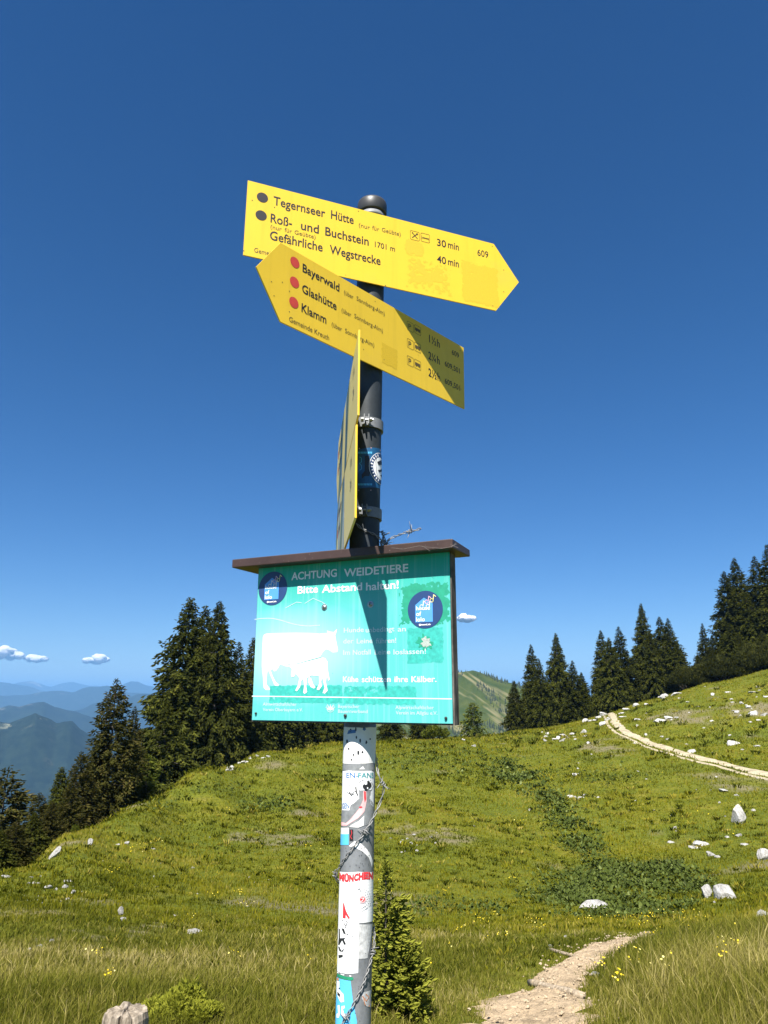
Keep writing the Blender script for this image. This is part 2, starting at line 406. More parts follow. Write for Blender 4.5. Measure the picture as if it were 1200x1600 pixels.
# ---- the near footpath and the gravel track on the far slope, laid just over the turf
def resample(P, step):
    P = np.asarray(P, float); d = np.concatenate([[0], np.cumsum(np.linalg.norm(np.diff(P, axis=0), axis=1))])
    n = max(2, int(d[-1] / step) + 1); t = np.linspace(0, d[-1], n)
    return np.stack([np.interp(t, d, P[:, k]) for k in range(P.shape[1])], 1)
def smooth_line(P, it=3):
    P = np.asarray(P, float)
    for _ in range(it):
        q = [P[0]]
        for a, b in zip(P[:-1], P[1:]): q += [a * .75 + b * .25, a * .25 + b * .75]
        P = np.array(q + [P[-1]])
    return P
PATHS = []      # (centre line xy, half width) used to keep the grass off
def strip(name, line, half, mat, lift, ragged, across=10, seed=1, off=0.0):
    T = np.gradient(line[:, :2], axis=0); T /= np.linalg.norm(T, axis=1)[:, None]; Nn = np.stack([-T[:, 1], T[:, 0]], 1)
    half = np.broadcast_to(half, (len(line),)); s = np.cumsum(np.concatenate([[0], np.linalg.norm(np.diff(line[:, :2], axis=0), axis=1)]))
    fine = lambda k: .28 * fbm(s / (half.mean() * .22), s * 0 + k, 4, seed + 31)
    el = half * (1 + fine(1.5) + ragged * fbm(s / (half.mean() * 1.6), s * 0 + seed, 4, seed)); er = half * (1 + fine(7.5) + ragged * fbm(s / (half.mean() * 1.6), s * 0 + seed + 9.3, 4, seed + 5))
    w_ = np.linspace(-1, 1, across)[None]
    offs = np.where(w_ < 0, w_ * el[:, None], w_ * er[:, None]) + off
    X = line[:, 0:1] + Nn[:, 0:1] * offs; Y = line[:, 1:2] + Nn[:, 1:2] * offs
    Zp = ground(X, Y) + lift * (1 - .9 * np.abs(w_) ** 3)
    v = np.stack([X, Y, Zp], -1).reshape(-1, 3); n, m = X.shape
    i, j = np.meshgrid(np.arange(n - 1), np.arange(m - 1), indexing='ij')
    q = np.stack([i * m + j, (i + 1) * m + j, (i + 1) * m + j + 1, i * m + j + 1], -1).reshape(-1, 4)
    PATHS.append((line[:, :2] + Nn * off, np.minimum(el, er)))
    return v, q
def m_dirt(name, c, sc):
    b = NB(name); o = b.coord(); n = b.noise(o, 2.2 * sc, 6, .65); n2 = b.noise(o, 16 * sc, 6, .7)
    col = b.ramp(n, [(.32, tuple(x * .55 for x in c)), (.5, c), (.75, tuple(min(1, x * 1.25) for x in c))])
    col = b.mix(b.ramp(n2, [(.36, (.7, .7, .7)), (.5, (0, 0, 0))]), col, tuple(x * .45 for x in c))
    b.bump(n2, .8, .03)
    return b.set(col, .95, 0, .1)
M['dirt'] = m_dirt('trodden_earth', (.44, .335, .215), 2.6)
M['gravel'] = m_dirt('pale_gravel', (.40, .345, .235), .8)
pl = hit([800, 838, 862, 880, 902, 938, 982, 1030, 1080], [1640, 1592, 1555, 1530, 1508, 1488, 1474, 1464, 1461])
pl = resample(smooth_line(pl[~np.isnan(pl[:, 0])]), .018)
v, q = strip('footpath', pl, np.interp(np.linspace(0, 1, len(pl)), [0, .25, .5, .8, 1], [.36, .24, .19, .22, .16]), M['dirt'], .022, .95, 61, 3)
edge_ = np.tile(1 - np.abs(np.linspace(-1, 1, 61)) ** 4, len(pl))
v[:, 2] += edge_ * (np.abs(fbm(v[:, 0] / .16, v[:, 1] / .16, 4, 8)) * .030 + fbm(v[:, 0] / .035, v[:, 1] / .035, 3, 18) * .010)
tag(new_mesh('footpath', v, q, M['dirt'], None, True), kind='structure')
tl = hit([944, 953, 958, 963, 975, 1000, 1030, 1060, 1100, 1150, 1200, 1260, 1330], [1111, 1115, 1121, 1132, 1144, 1154, 1166, 1176, 1187, 1199, 1211, 1222, 1234])
tl = resample(smooth_line(tl[~np.isnan(tl[:, 0])]), .4)
v1, q1 = strip('track', tl, .33, M['gravel'], .04, .45, 7, 5, 0.0)
v2, q2 = strip('track', tl, .12, M['gravel'], .04, .8, 5, 6, -.66)
sgn = 1
tag(new_mesh('gravel_track', np.concatenate([v1, v2]), [q1, q2 + len(v1)], M['gravel'], None, True), kind='structure')
def path_dist(x, y):
    """>0 outside the paths (metres beyond the edge)"""
    best = np.full(np.shape(x), 1e9)
    for L, h in PATHS:
        st = max(1, len(L) // 120)
        for k in range(0, len(L), st):
            best = np.minimum(best, np.hypot(x - L[k, 0], y - L[k, 1]) - h[k])
    return best

# ------------------------------------------------------------------ far mountains, hill, haze, clouds
def ridge(name, prof, dist, base, mat, depth=.3, rough=.05, seed=1, n_az=420, x0=None, x1=None):
    if x0 is None and prof[0][0] <= -500: prof = [(-3000, prof[0][1] - 10), (-1500, prof[0][1] + 12), (-900, prof[0][1] - 18)] + list(prof); n_az = int(n_az * 1.7)
    prof = np.array(prof, float)
    px = np.linspace(prof[0, 0] if x0 is None else x0, prof[-1, 0] if x1 is None else x1, n_az)
    py = np.interp(px, prof[:, 0], prof[:, 1])
    d = ray(px, py); h = np.hypot(d[:, 0], d[:, 1]); az = np.arctan2(d[:, 0], d[:, 1])
    pk = EYE + d[:, 2] / h * dist
    t = np.linspace(-1, 1, 56)
    r = dist * (1 + depth * t)
    Rg = np.broadcast_to(r[:, None], (len(t), n_az)); Ag = np.broadcast_to(az, Rg.shape)
    shape = (1 - np.abs(t) ** 1.25)[:, None]
    rel = pk - base
    X = Rg * np.sin(Ag); Y = Rg * np.cos(Ag)
    nz = fbm(X / (rel.mean() * .9), Y / (rel.mean() * .9), 5, seed)
    nz2 = 1 - np.abs(fbm(X / (rel.mean() * .45), Y / (rel.mean() * .9), 4, seed + 3)) * 2
    w_ = np.clip(np.abs(t) * 3.2, 0, 1)[:, None]
    Zr = base + rel * shape + (nz * .16 + (nz2 - .6) * .10) * rel * w_ + fbm(X / (rel.mean() * .12), Y / (rel.mean() * .12), 3, seed + 8) * rel * rough * .35
    v = np.stack([X, Y, Zr], -1).reshape(-1, 3); m = n_az
    i, j = np.meshgrid(np.arange(len(t) - 1), np.arange(m - 1), indexing='ij')
    q = np.stack([i * m + j, i * m + j + 1, (i + 1) * m + j + 1, (i + 1) * m + j], -1).reshape(-1, 4)
    o = new_mesh(name, v, q, mat, None, True); tag(o, kind='structure')
    return v, o
def m_forest(name, sc, rock=.0, clear=.0):
    b = NB(name); o = b.coord(); n = b.noise(o, .004 * sc, 7, .65); n2 = b.noise(o, .03 * sc, 6, .7); n3 = b.noise(o, .0016 * sc, 3)
    col = b.ramp(n2, [(.35, (.005, .011, .009)), (.65, (.016, .027, .018))])
    if clear:
        msk = b.math('MULTIPLY', b.ramp(b.noise(o, .014 * sc, 6, .7), [(.56, (0, 0, 0)), (.62, (1, 1, 1))]), b.ramp(n3, [(.5, (0, 0, 0)), (.58, (1, 1, 1))]))
        col = b.mix(b.math('MULTIPLY', msk, clear), col, (.26, .26, .17))
    if rock:
        col = b.mix(b.math('MULTIPLY', b.ramp(n, [(.60, (0, 0, 0)), (.68, (1, 1, 1))]), rock), col, (.36, .35, .33))
    return b.set(col, .95, 0, .05)
near_f = m_forest('mountain_forest_near', 1.5, 0, .6); far_f = m_forest('mountain_forest_far', .5, .35)
rock_f = m_forest('mountain_rock_far', .35, .8)
ridge('mountain', [(-500, 1150), (-200, 1100), (-60, 1118), (0, 1127), (15, 1129), (35, 1121), (55, 1112), (72, 1119), (90, 1131), (100, 1128), (112, 1127), (125, 1139), (150, 1152), (200, 1166), (250, 1172), (400, 1160), (700, 1150)], 2500, -560, near_f, .42, .05, 3, 520)
ridge('mountain', [(-500, 1120), (-100, 1112), (0, 1104), (15, 1100), (30, 1102), (45, 1099), (70, 1096), (85, 1103), (105, 1111), (118, 1111), (135, 1118), (160, 1130), (250, 1140), (500, 1150), (900, 1130)], 4600, -740, far_f, .3, .04, 11, 420)
ridge('mountain', [(-500, 1130), (0, 1130), (70, 1118), (80, 1110), (95, 1113), (125, 1108), (145, 1098), (165, 1094), (200, 1088), (220, 1083), (240, 1083), (300, 1090), (600, 1110), (900, 1100)], 6200, -760, far_f, .25, .04, 21, 420)
ridge('mountain', [(-500, 1090), (-100, 1075), (0, 1086), (30, 1085), (60, 1081), (85, 1078), (115, 1081), (130, 1074), (140, 1072), (155, 1074), (165, 1070), (175, 1072), (200, 1082), (260, 1085), (500, 1090), (900, 1085)], 9000, -780, far_f, .22, .04, 31, 420)
ridge('mountain', [(-500, 1080), (-60, 1072), (0, 1064), (12, 1066), (25, 1068), (45, 1071), (65, 1079), (120, 1084), (170, 1080), (190, 1070), (205, 1064), (215, 1065), (230, 1071), (245, 1074), (320, 1080), (900, 1082)], 13000, -780, rock_f, .2, .04, 41, 420)
ridge('mountain', [(-500, 1075), (0, 1072), (35, 1065), (50, 1063), (65, 1068), (78, 1073), (95, 1067), (110, 1065), (120, 1067), (140, 1071), (200, 1075), (400, 1072), (900, 1075)], 18000, -780, rock_f, .2, .04, 51, 420)
def m_hill():
    b = NB('green_hill_grass'); o = b.coord('Object')
    n = b.noise(o, .034, 5, .6)
    mp = b.node('ShaderNodeMapping'); mp.inputs['Rotation'].default_value = (0, math.radians(-38), 0); b.link(o, mp.inputs[0])
    mp2 = b.node('ShaderNodeMapping'); mp2.inputs['Scale'].default_value = (.0075, .005, .083); b.link(mp.outputs[0], mp2.inputs[0])
    st = b.noise(mp2.outputs[0], 1.0, 3, .5, .8)
    col = b.ramp(n, [(.35, (.028, .046, .010)), (.65, (.058, .072, .016))])
    col = b.mix(b.ramp(st, [(.53, (0, 0, 0)), (.62, (.7, .7, .7))]), col, (.19, .17, .09))
    return b.set(col, .95, 0, .05)
hv, ho = ridge('green_hill', [(400, 1130), (560, 1085), (640, 1062), (700, 1052), (718, 1049), (738, 1047), (750, 1050), (765, 1056), (785, 1063), (800, 1067), (815, 1072), (830, 1078), (900, 1090), (1050, 1110)], 900, -110, m_hill(), .26, .02, 61, 520)

hz = NB('haze_air'); hz.n.remove(hz.bsdf)
pv = hz.node('ShaderNodeVolumePrincipled'); pv.inputs['Color'].default_value = (.25, .55, .98, 1); pv.inputs['Density'].default_value = 1.05e-4
hz.link(pv.outputs[0], hz.out.inputs['Volume'])
hb = MB().box((0, 0, -160), (62000, 0, 0), (0, 62000, 0), (0, 0, 640)).build('haze', hz.m)
tag(hb, kind='stuff')

def cloud(label, px, py, wpx, hpx, dist, seed):
    rng = np.random.default_rng(seed); d = ray(px, py); c = CAMP + d / np.hypot(d[0], d[1]) * dist
    k = dist / FPX; mb = MB(); W, Hh = wpx * k / 2, hpx * k / 2
    ico = ico_sphere(3)
    for i in range(15):
        t = rng.uniform(-.85, .85); rr = Hh * rng.uniform(.25, .70) * (1 - .45 * abs(t))
        cc = np.array([t * W, rng.uniform(-.3, .3) * W, -Hh * .35 + rng.uniform(0, .5) * Hh * (1 - abs(t))])
        v = ico[0] * rr * np.array([1.35, 1.35, .9]); v = v * (1 + .28 * fbm(v[:, 0] / rr * 1.3 + 7 * i, v[:, 2] / rr * 1.3 + v[:, 1] / rr, 4, seed + i))[:, None] + cc
        mb.add(v, ico[1])
    return mb, c
def ico_sphere(sub):
    t = (1 + 5 ** .5) / 2
    v = [(-1, t, 0), (1, t, 0), (-1, -t, 0), (1, -t, 0), (0, -1, t), (0, 1, t), (0, -1, -t), (0, 1, -t), (t, 0, -1), (t, 0, 1), (-t, 0, -1), (-t, 0, 1)]
    v = [norm(q) for q in v]
    f = [(0, 11, 5), (0, 5, 1), (0, 1, 7), (0, 7, 10), (0, 10, 11), (1, 5, 9), (5, 11, 4), (11, 10, 2), (10, 7, 6), (7, 1, 8), (3, 9, 4), (3, 4, 2), (3, 2, 6), (3, 6, 8), (3, 8, 9), (4, 9, 5), (2, 4, 11), (6, 2, 10), (8, 6, 7), (9, 8, 1)]
    for _ in range(sub):
        cache = {}; nf = []
        def mid(a, b):
            k = (min(a, b), max(a, b))
            if k not in cache: cache[k] = len(v); v.append(norm((v[a] + v[b]) / 2))
            return cache[k]
        for a, b, c in f:
            ab, bc, ca = mid(a, b), mid(b, c), mid(c, a); nf += [(a, ab, ca), (b, bc, ab), (c, ca, bc), (ab, bc, ca)]
        f = nf
    return np.array(v), f
cm = NB('cloud_white'); cm.set((.86, .86, .87), 1.0, 0, 0)
tr_ = cm.node('ShaderNodeBsdfTranslucent'); tr_.inputs[0].default_value = (.85, .85, .87, 1); mx_ = cm.node('ShaderNodeMixShader'); mx_.inputs[0].default_value = .35
cm.link(cm.bsdf.outputs[0], mx_.inputs[1]); cm.link(tr_.outputs[0], mx_.inputs[2]); cm.link(mx_.outputs[0], cm.out.inputs[0])
for lab, px, py, wp, hp, sd in (('white cloud puff at the left edge above the blue mountains', 10, 1020, 46, 26, 1), ('small flat cloud beside the puff at the left edge', 55, 1027, 36, 19, 2),
                                ('small cloud left of the tall paired spruces', 153, 1028, 34, 23, 3), ('small white cloud just right of the notice board', 724, 964, 34, 21, 4)):
    mb, c = cloud(lab, px, py, wp, hp, 13500, sd)
    o = mb.build('cloud', cm.m, None, True); o.location = c; tag(o, lab, 'cloud', 'small clouds low over the horizon')

# ------------------------------------------------------------------ spruces, mountain pines, shrubs
def spruce_mesh(seed, H, R, h0, step, per, p=.85, up=.35, down=-.25, tl=.34, tw=.11, dens=.13, hang=.5, curve=.25, side=0.0, gaps=.06, trunk_r=.16, young=0.0):
    rng = np.random.default_rng(seed)
    B, D, Lw, Wd, Tn = [], [], [], [], []
    h = h0
    tk = MB()
    br_pts = []
    while h < H - .12 * step:
        s = (h - h0) / (H - h0)
        L0 = R * (1 - s) ** p + .02 * R
        L0 *= 1 - .35 * max(0, .12 - s) / .12
        n = max(3, int(per * (1 - .4 * s) + rng.uniform(-1, 1)))
        ph = rng.uniform(0, 6.28)
        for k in range(n):
            if rng.random() < gaps: continue
            a = ph + 6.283 * k / n + rng.uniform(-.35, .35)
            L = L0 * rng.uniform(.62, 1.12) * (1 + side * math.cos(a - 1.0)) * (1 + .26 * float(vnoise(h / (H * .09) + math.cos(a) * 1.6, math.sin(a) * 1.6 + seed, seed)))
            el = down + (up - down) * s + rng.uniform(-.2, .2)
            dr = np.array([math.cos(a), math.sin(a)])
            m = max(4, int(L / dens * (1 if s < .8 else 1.4)))
            t = np.sort(rng.uniform(.10, 1.0, m) ** .75); t[-1] = 1.0
            z = L * (math.tan(el) * t - hang * .35 * t ** 2 + curve * .4 * t ** 3)
            bt = rng.normal(0, .13)
            base = np.stack([dr[0] * L * t, dr[1] * L * t, h + rng.uniform(-1.3, 1.3) * step * (1 - .8 * s) + z + rng.normal(0, .85 * step, m) * (1 - .7 * s)], 1)
            slope = math.tan(el) - hang * .7 * t + curve * 1.2 * t * t
            fw = np.stack([np.full(m, dr[0]), np.full(m, dr[1]), slope], 1); fw /= np.linalg.norm(fw, axis=1)[:, None]
            sd = np.where(rng.random(m) < .5, -1, 1) * rng.uniform(.35, 1.15, m); sd[-1] = 0
            lat = np.stack([-fw[:, 1], fw[:, 0], np.zeros(m)], 1)
            dd = fw * np.cos(sd)[:, None] + lat * np.sin(sd)[:, None]
            dd[:, 2] += rng.uniform(-hang, .12, m); dd /= np.linalg.norm(dd, axis=1)[:, None]
            ln = tl * rng.uniform(.65, 1.25, m) * np.clip(L / R * 1.6 + .35, .4, 1.1)
            B.append(base); D.append(dd); Lw.append(ln); Wd.append(tw * rng.uniform(.7, 1.3, m) * np.clip(L / R + .55, .6, 1.1))
            Tn.append(np.clip(bt + rng.normal(.42, .18, m) + young * t * .4 + (t - .5) * .12, 0, 1))
            if rng.random() < .5 and L > .6: br_pts.append((base[0] * [0, 0, 1], base[len(base) // 2], trunk_r * .12))
        h += step * rng.uniform(.8, 1.2) * (1 - .45 * s)
    # leader shoot
    m = 9; B.append(np.stack([np.zeros(m), np.zeros(m), np.linspace(H - .09 * H, H - .01 * H, m)], 1))
    dd = np.stack([rng.normal(0, .35, m), rng.normal(0, .35, m), np.ones(m)], 1); D.append(dd / np.linalg.norm(dd, axis=1)[:, None]); Lw.append(np.full(m, tl * .7)); Wd.append(np.full(m, tw * .7)); Tn.append(np.full(m, .5))
    B, D, Lw, Wd, Tn = map(np.concatenate, (B, D, Lw, Wd, Tn)); n = len(B)
    rv = rng.normal(size=(n, 3)); rv[:, 2] *= .5
    S1 = np.cross(D, rv); S1 /= np.linalg.norm(S1, axis=1)[:, None]; S2 = np.cross(D, S1)
    V, T_ = [], []
    for S in (S1, S2):
        midp = B + D * (Lw * .45)[:, None]; sag = np.array([0, 0, -1.0]) * (Lw * .10)[:, None]
        V.append(np.stack([B - D * (Lw * .15)[:, None], midp + S * (Wd * .5)[:, None] + sag, B + D * Lw[:, None] + sag * .4, midp - S * (Wd * .5)[:, None] + sag], 1))
        T_.append(np.repeat(Tn[:, None], 4, 1))
    V = np.concatenate(V).reshape(-1, 3); T_ = np.concatenate(T_).ravel()
    F = np.arange(len(V)).reshape(-1, 4)
    zs = np.linspace(-1.5 if H > 3 else -.1, H * .97, 14); rr = trunk_r * np.clip(1 - zs / H, .04, 1.1)
    bend = np.stack([fbm(zs / 3, zs * 0 + seed, 2, seed) * .05 * trunk_r / .16, fbm(zs / 3, zs * 0 + seed + 5, 2, seed) * .05 * trunk_r / .16, zs], 1)
    tk.tube(bend, rr, 9)
    for a_, b_, r_ in br_pts: tk.tube([a_, (a_ + b_) / 2 - [0, 0, .02], b_], [r_ * 1.6, r_, r_ * .5], 4, cap=False)
    return V, F, T_, tk
SPRUCE = [(0, (.012, .016, .002)), (.45, (.042, .049, .007)), (.8, (.084, .090, .012)), (1, (.14, .135, .022))]
M['spruce'] = leafy('spruce_needles', SPRUCE, .18, .3)
M['spruce_brown'] = leafy('spruce_needles_brownish', [(0, (.014, .016, .003)), (.5, (.050, .050, .009)), (1, (.13, .105, .03))], .18, .25)
M['spruce_young'] = leafy('spruce_needles_young', [(0, (.026, .040, .007)), (.45, (.085, .108, .013)), (1, (.26, .27, .035))], .3, .1)
M['bush'] = leafy('bush_light_tips', [(0, (.05, .07, .008)), (.4, (.14, .165, .016)), (1, (.36, .37, .045))], .42, .05)
M['pine'] = leafy('mountain_pine_needles', [(0, (.014, .018, .003)), (.5, (.042, .047, .008)), (1, (.10, .098, .018))], .2, .25)
def make_tree_proto(name, mat, **kw):
    V, F, T_, tk = spruce_mesh(**kw)
    root = empty(name)
    new_mesh('crown', V, F, M[mat], root, False, T_)
    tk.build('trunk', M['bark'], root, True)
    root['H'] = kw['H']; return root
PROTO = {}
PROTO['broad'] = make_tree_proto('spruce', 'spruce', seed=1, H=13, R=4.2, h0=.3, step=0.21, per=12, p=0.95, dens=0.036, tl=0.29, tw=0.095, hang=.75, gaps=0.01, trunk_r=.22)
PROTO['broad2'] = make_tree_proto('spruce', 'spruce', seed=2, H=13, R=3.5, h0=.4, step=0.22, per=12, p=0.92, dens=0.038, tl=0.28, tw=0.092, hang=.8, gaps=0.02, trunk_r=.2)
PROTO['spire'] = make_tree_proto('spruce', 'spruce', seed=3, H=13, R=2.7, h0=.4, step=0.24, per=11, p=.85, dens=0.042, tl=0.29, tw=0.095, hang=.7, gaps=0.03, trunk_r=.17)
PROTO['spire2'] = make_tree_proto('spruce', 'spruce', seed=4, H=13, R=3.1, h0=.5, step=0.26, per=11, p=.95, dens=0.044, tl=0.3, tw=0.098, hang=.6, gaps=0.04, trunk_r=.17)
PROTO['bare'] = make_tree_proto('spruce', 'spruce_brown', seed=5, H=10, R=2.4, h0=1.5, step=0.22, per=9, p=.72, dens=0.045, tl=0.26, tw=0.085, hang=.55, gaps=0.1, trunk_r=.17, side=.15)
PROTO['sparse'] = make_tree_proto('spruce', 'spruce_brown', seed=6, H=10, R=2.5, h0=.3, step=0.23, per=10, p=.8, dens=0.042, tl=0.26, tw=0.085, hang=.4, gaps=0.08, trunk_r=.14)
PROTO['lowgreen'] = make_tree_proto('spruce', 'spruce_young', seed=8, H=6, R=2.1, h0=.15, step=.3, per=9, p=.6, dens=.11, tl=.34, tw=.14, hang=.5, gaps=.05, trunk_r=.1)
def pine_mesh(seed, R, Hh, n, tl, tw):
    """mountain pine / juniper: a low dome of upturned shoots"""
    rng = np.random.default_rng(seed); a = rng.uniform(0, 6.283, n); rr = np.sqrt(rng.uniform(0, 1, n)); fr = rng.uniform(.25, 1, n) ** .6
    lump = 1 + .6 * fbm(np.cos(a) * rr * 3, np.sin(a) * rr * 3, 3, seed)
    B = np.stack([R * rr * np.cos(a) * fr ** .3, R * rr * np.sin(a) * fr ** .3, Hh * fr * np.sqrt(np.clip(1 - rr ** 2 * .85, .03, 1)) * lump], 1)
    D = np.stack([np.cos(a) * rr * .7, np.sin(a) * rr * .7, np.ones(n)], 1) + rng.normal(0, .35, (n, 3)); D /= np.linalg.norm(D, axis=1)[:, None]
    L_ = tl * rng.uniform(.6, 1.3, n); W_ = tw * rng.uniform(.7, 1.3, n); rv = rng.normal(size=(n, 3)); S1 = np.cross(D, rv); S1 /= np.linalg.norm(S1, axis=1)[:, None]; S2 = np.cross(D, S1)
    V = []
    for S in (S1, S2):
        m_ = B + D * (L_ * .4)[:, None]
        V.append(np.stack([B - D * (L_ * .3)[:, None], m_ + S * (W_ * .5)[:, None], B + D * L_[:, None], m_ - S * (W_ * .5)[:, None]], 1))
    T_ = np.clip(rng.normal(.45, .22, n), 0, 1); T_ = np.tile(np.repeat(T_[:, None], 4, 1), (2, 1)).ravel()
    V = np.concatenate(V).reshape(-1, 3)
    tk = MB()
    for k in range(9):
        b = rng.uniform(0, 6.283); q = rng.uniform(.3, .75) * R
        tk.tube([(0, 0, -.25 * Hh), (q * .5 * math.cos(b), q * .5 * math.sin(b), .12 * Hh), (q * math.cos(b), q * math.sin(b), .45 * Hh)], [.05 * Hh, .035 * Hh, .015 * Hh], 5)
    return V, np.arange(len(V)).reshape(-1, 4), T_, tk
def make_pine_proto(name, mat, *a):
    V, F, T_, tk = pine_mesh(*a); root = empty(name); new_mesh('crown', V, F, M[mat], root, False, T_); tk.build('stem', M['bark'], root, True); root['H'] = a[2]; return root
PROTO['pine'] = make_pine_proto('mountain_pine', 'pine', 11, 2.2, 2.0, 14000, .15, .06)
PROTO['pine2'] = make_pine_proto('mountain_pine', 'pine', 12, 2.6, 1.6, 15000, .15, .06)
PROTO['greenshrub'] = make_pine_proto('shrub', 'spruce_young', 13, 1.5, 1.5, 2600, .26, .12)
used = set()
def put_tree(kind, px, top, r, label, group, cat='tree', wide=1.0, sink=.0):
    """stands at bearing px, r metres off; its height reaches the photograph row 'top'"""
    d = ray(px, top); h = math.hypot(d[0], d[1]); x, y = d[0] / h * r, d[1] / h * r
    ztop = EYE + d[2] / h * r; z = float(ground(x, y)) - sink
    Ht = ztop - z; p = PROTO[kind]
    if kind in used: o = copy_tree(p)
    else: o = p; used.add(kind)
    s = Ht / p['H']; o.location = (x, y, z); o.scale = (s * wide, s * wide, s); o.rotation_euler = (0, 0, random.uniform(0, 6.28))
    tag(o, label, cat, group); return o
GL = 'dark spruces along the left edge of the meadow'; GR = 'spruces along the right skyline'; GB = 'spruces behind the notice board'
TREES = [
 ('broad', 298, 933, 54, 'tall broad spruce, leftmost top of the big trio left of the board', GL, 1.0),
 ('broad2', 322, 946, 57, 'middle, slightly lower top of the big spruce trio left of the board', GL, 1.0),
 ('broad', 344, 939, 53, 'right hand top of the big spruce trio left of the board', GL, .88),
 ('spire2', 374, 1003, 57, 'thinner spruce directly right of the big spruce trio', GL, 1.15),
 ('broad2', 397, 996, 60, 'spruce half hidden by the left edge of the notice board', GL, 1.0),
 ('broad2', 262, 1095, 46, 'low bushy spruce filling the left foot of the big trio', GL, 1.5),
 ('bare', 183, 1060, 33, 'lone pointed spruce with a bare pale lower trunk on the left slope', GL, 1.05),
 ('sparse', 211, 1105, 36, 'shorter spruce touching the right side of the bare trunked one', GL, .8),
 ('lowgreen', 232, 1180, 36, 'light green young tree between bare trunked spruce and big trio', GL, 1.0),
 ('sparse', 158, 1150, 33, 'spruce top showing left of the bare trunked spruce', GL, 1.0),
 ('sparse', 128, 1176, 31, 'second spruce down the slope left of the bare trunked one', GL, 1.25),
 ('broad2', 97, 1198, 29, 'dark spruce midway down the falling row on the left', GL, 1.3),
 ('sparse', 62, 1240, 27, 'ragged spruce low in the falling row on the left', GL, 1.35),
 ('bare', 13, 1199, 34, 'separate spruce cut by the left edge of the photo', GL, 1.15),
 ('spire', 432, 1022, 63, 'spruce behind the cow on the notice board, leftmost behind it', GB, 1.4),
 ('broad2', 470, 1045, 66, 'second spruce hidden behind the left half of the notice board', GB, 1.3),
 ('broad', 512, 1058, 68, 'third spruce hidden behind the notice board, just left of the pole', GB, 1.3),
 ('broad2', 548, 1085, 70, 'low spruce directly behind the pole under the notice board', GB, 1.3),
 ('spire2', 610, 1088, 72, 'low spruce right of the pole under the notice board', GB, 1.6),
 ('spire', 655, 1092, 72, 'spruce under the right half of the notice board', GB, 1.7),
 ('lowgreen', 738, 1098, 72, 'light green rounded young tree right of the notice board', GR, 1.23),
 ('spire', 803, 1064, 84, 'short spruce at the left end of the first skyline clump', GR, 1.40),
 ('spire', 829, 1007, 86, 'slim pointed spruce, left one of the first skyline clump', GR, 1.06),
 ('spire2', 842, 1030, 83, 'dull spruce between the two pointed tops of the first skyline clump', GR, 1.23),
 ('broad2', 868, 989, 85, 'tallest spruce of the first skyline clump', GR, 1.06),
 ('spire2', 894, 1032, 84, 'spruce right of the tallest one in the first skyline clump', GR, 1.40),
 ('broad', 908, 1050, 88, 'lowest spruce at the right end of the first skyline clump', GR, 1.01),
 ('spire', 938, 985, 88, 'slim spruce at the left end of the second skyline clump', GR, 1.12),
 ('broad2', 951, 996, 86, 'bushy low topped spruce above the start of the gravel track', GR, 1.23),
 ('spire2', 966, 979, 89, 'brownish spruce with a knobbly top left of the tallest in the second clump', GR, 1.29),
 ('broad2', 1001, 943, 92, 'tallest spruce of the second skyline clump, with an airy top', GR, 0.99),
 ('broad2', 1014, 985, 89, 'dark spruce leaning close on the right of the tallest one', GR, 1.06),
 ('spire', 1030, 964, 91, 'pointed spruce, left of the twin tops in the second skyline clump', GR, 1.29),
 ('spire2', 1043, 966, 90, 'pointed spruce, right of the twin tops in the second skyline clump', GR, 1.23),
 ('broad', 1056, 1002, 89, 'low sloping spruce closing the right end of the second clump', GR, 1.06),
 ('spire2', 1097, 974, 92, 'single slim spruce in the gap right of the second clump', GR, 1.06),
 ('spire2', 1112, 992, 90, 'short spruce at the foot of the far right spruces', GR, 1.34),
 ('spire', 1131, 893, 92, 'leftmost tall spruce of the far right clump', GR, 1.23),
 ('spire', 1147, 872, 95, 'narrow spruce with a long spire in the far right clump', GR, 1.18),
 ('broad2', 1164, 925, 91, 'lower spruce filling the middle of the far right clump', GR, 1.34),
 ('spire2', 1178, 869, 93, 'tall airy spruce second from the right edge', GR, 1.29),
 ('spire2', 1198, 851, 92, 'highest spruce, cut by the right edge of the photo', GR, 1.23),
 ('broad', 1140, 975, 89, 'bushy dark spruce below the leftmost tall ones at far right', GR, 1.40),
]
for t in TREES: put_tree(t[0], t[1], t[2], t[3], t[4], t[5], 'tree', t[6])
GP = 'low pines and stunted spruces under the skyline spruces'
for k, px, top, r, lab, wd in (
 ('pine', 1072, 1046, 87, 'low mountain pine bush at the right foot of the second spruce clump', 1.0),
 ('broad2', 1090, 1022, 88.5, 'stunted spruce below the single slim spruce', 1.5),
 ('broad', 1113, 1016, 88.5, 'stunted dark spruce just right of the single slim spruce', 1.3),
 ('pine2', 1130, 1027, 88, 'mountain pine bush left of the middle under the far right spruces', .9),
 ('broad2', 1153, 990, 88.5, 'stunted spruce in the middle under the far right spruces', 1.3),
 ('pine2', 1172, 1014, 88, 'taller mountain pine bush near the right edge under the spruces', .8),
 ('broad', 1190, 985, 88.5, 'stunted bushy spruce closest to the right edge', 1.2),
 ('pine2', 1216, 1010, 88, 'mountain pine cut by the right edge', .9)):
    put_tree(k, px, top, r, lab, GP, 'shrub', wd)
GS = 'dark bushy young spruces low on the left slope'
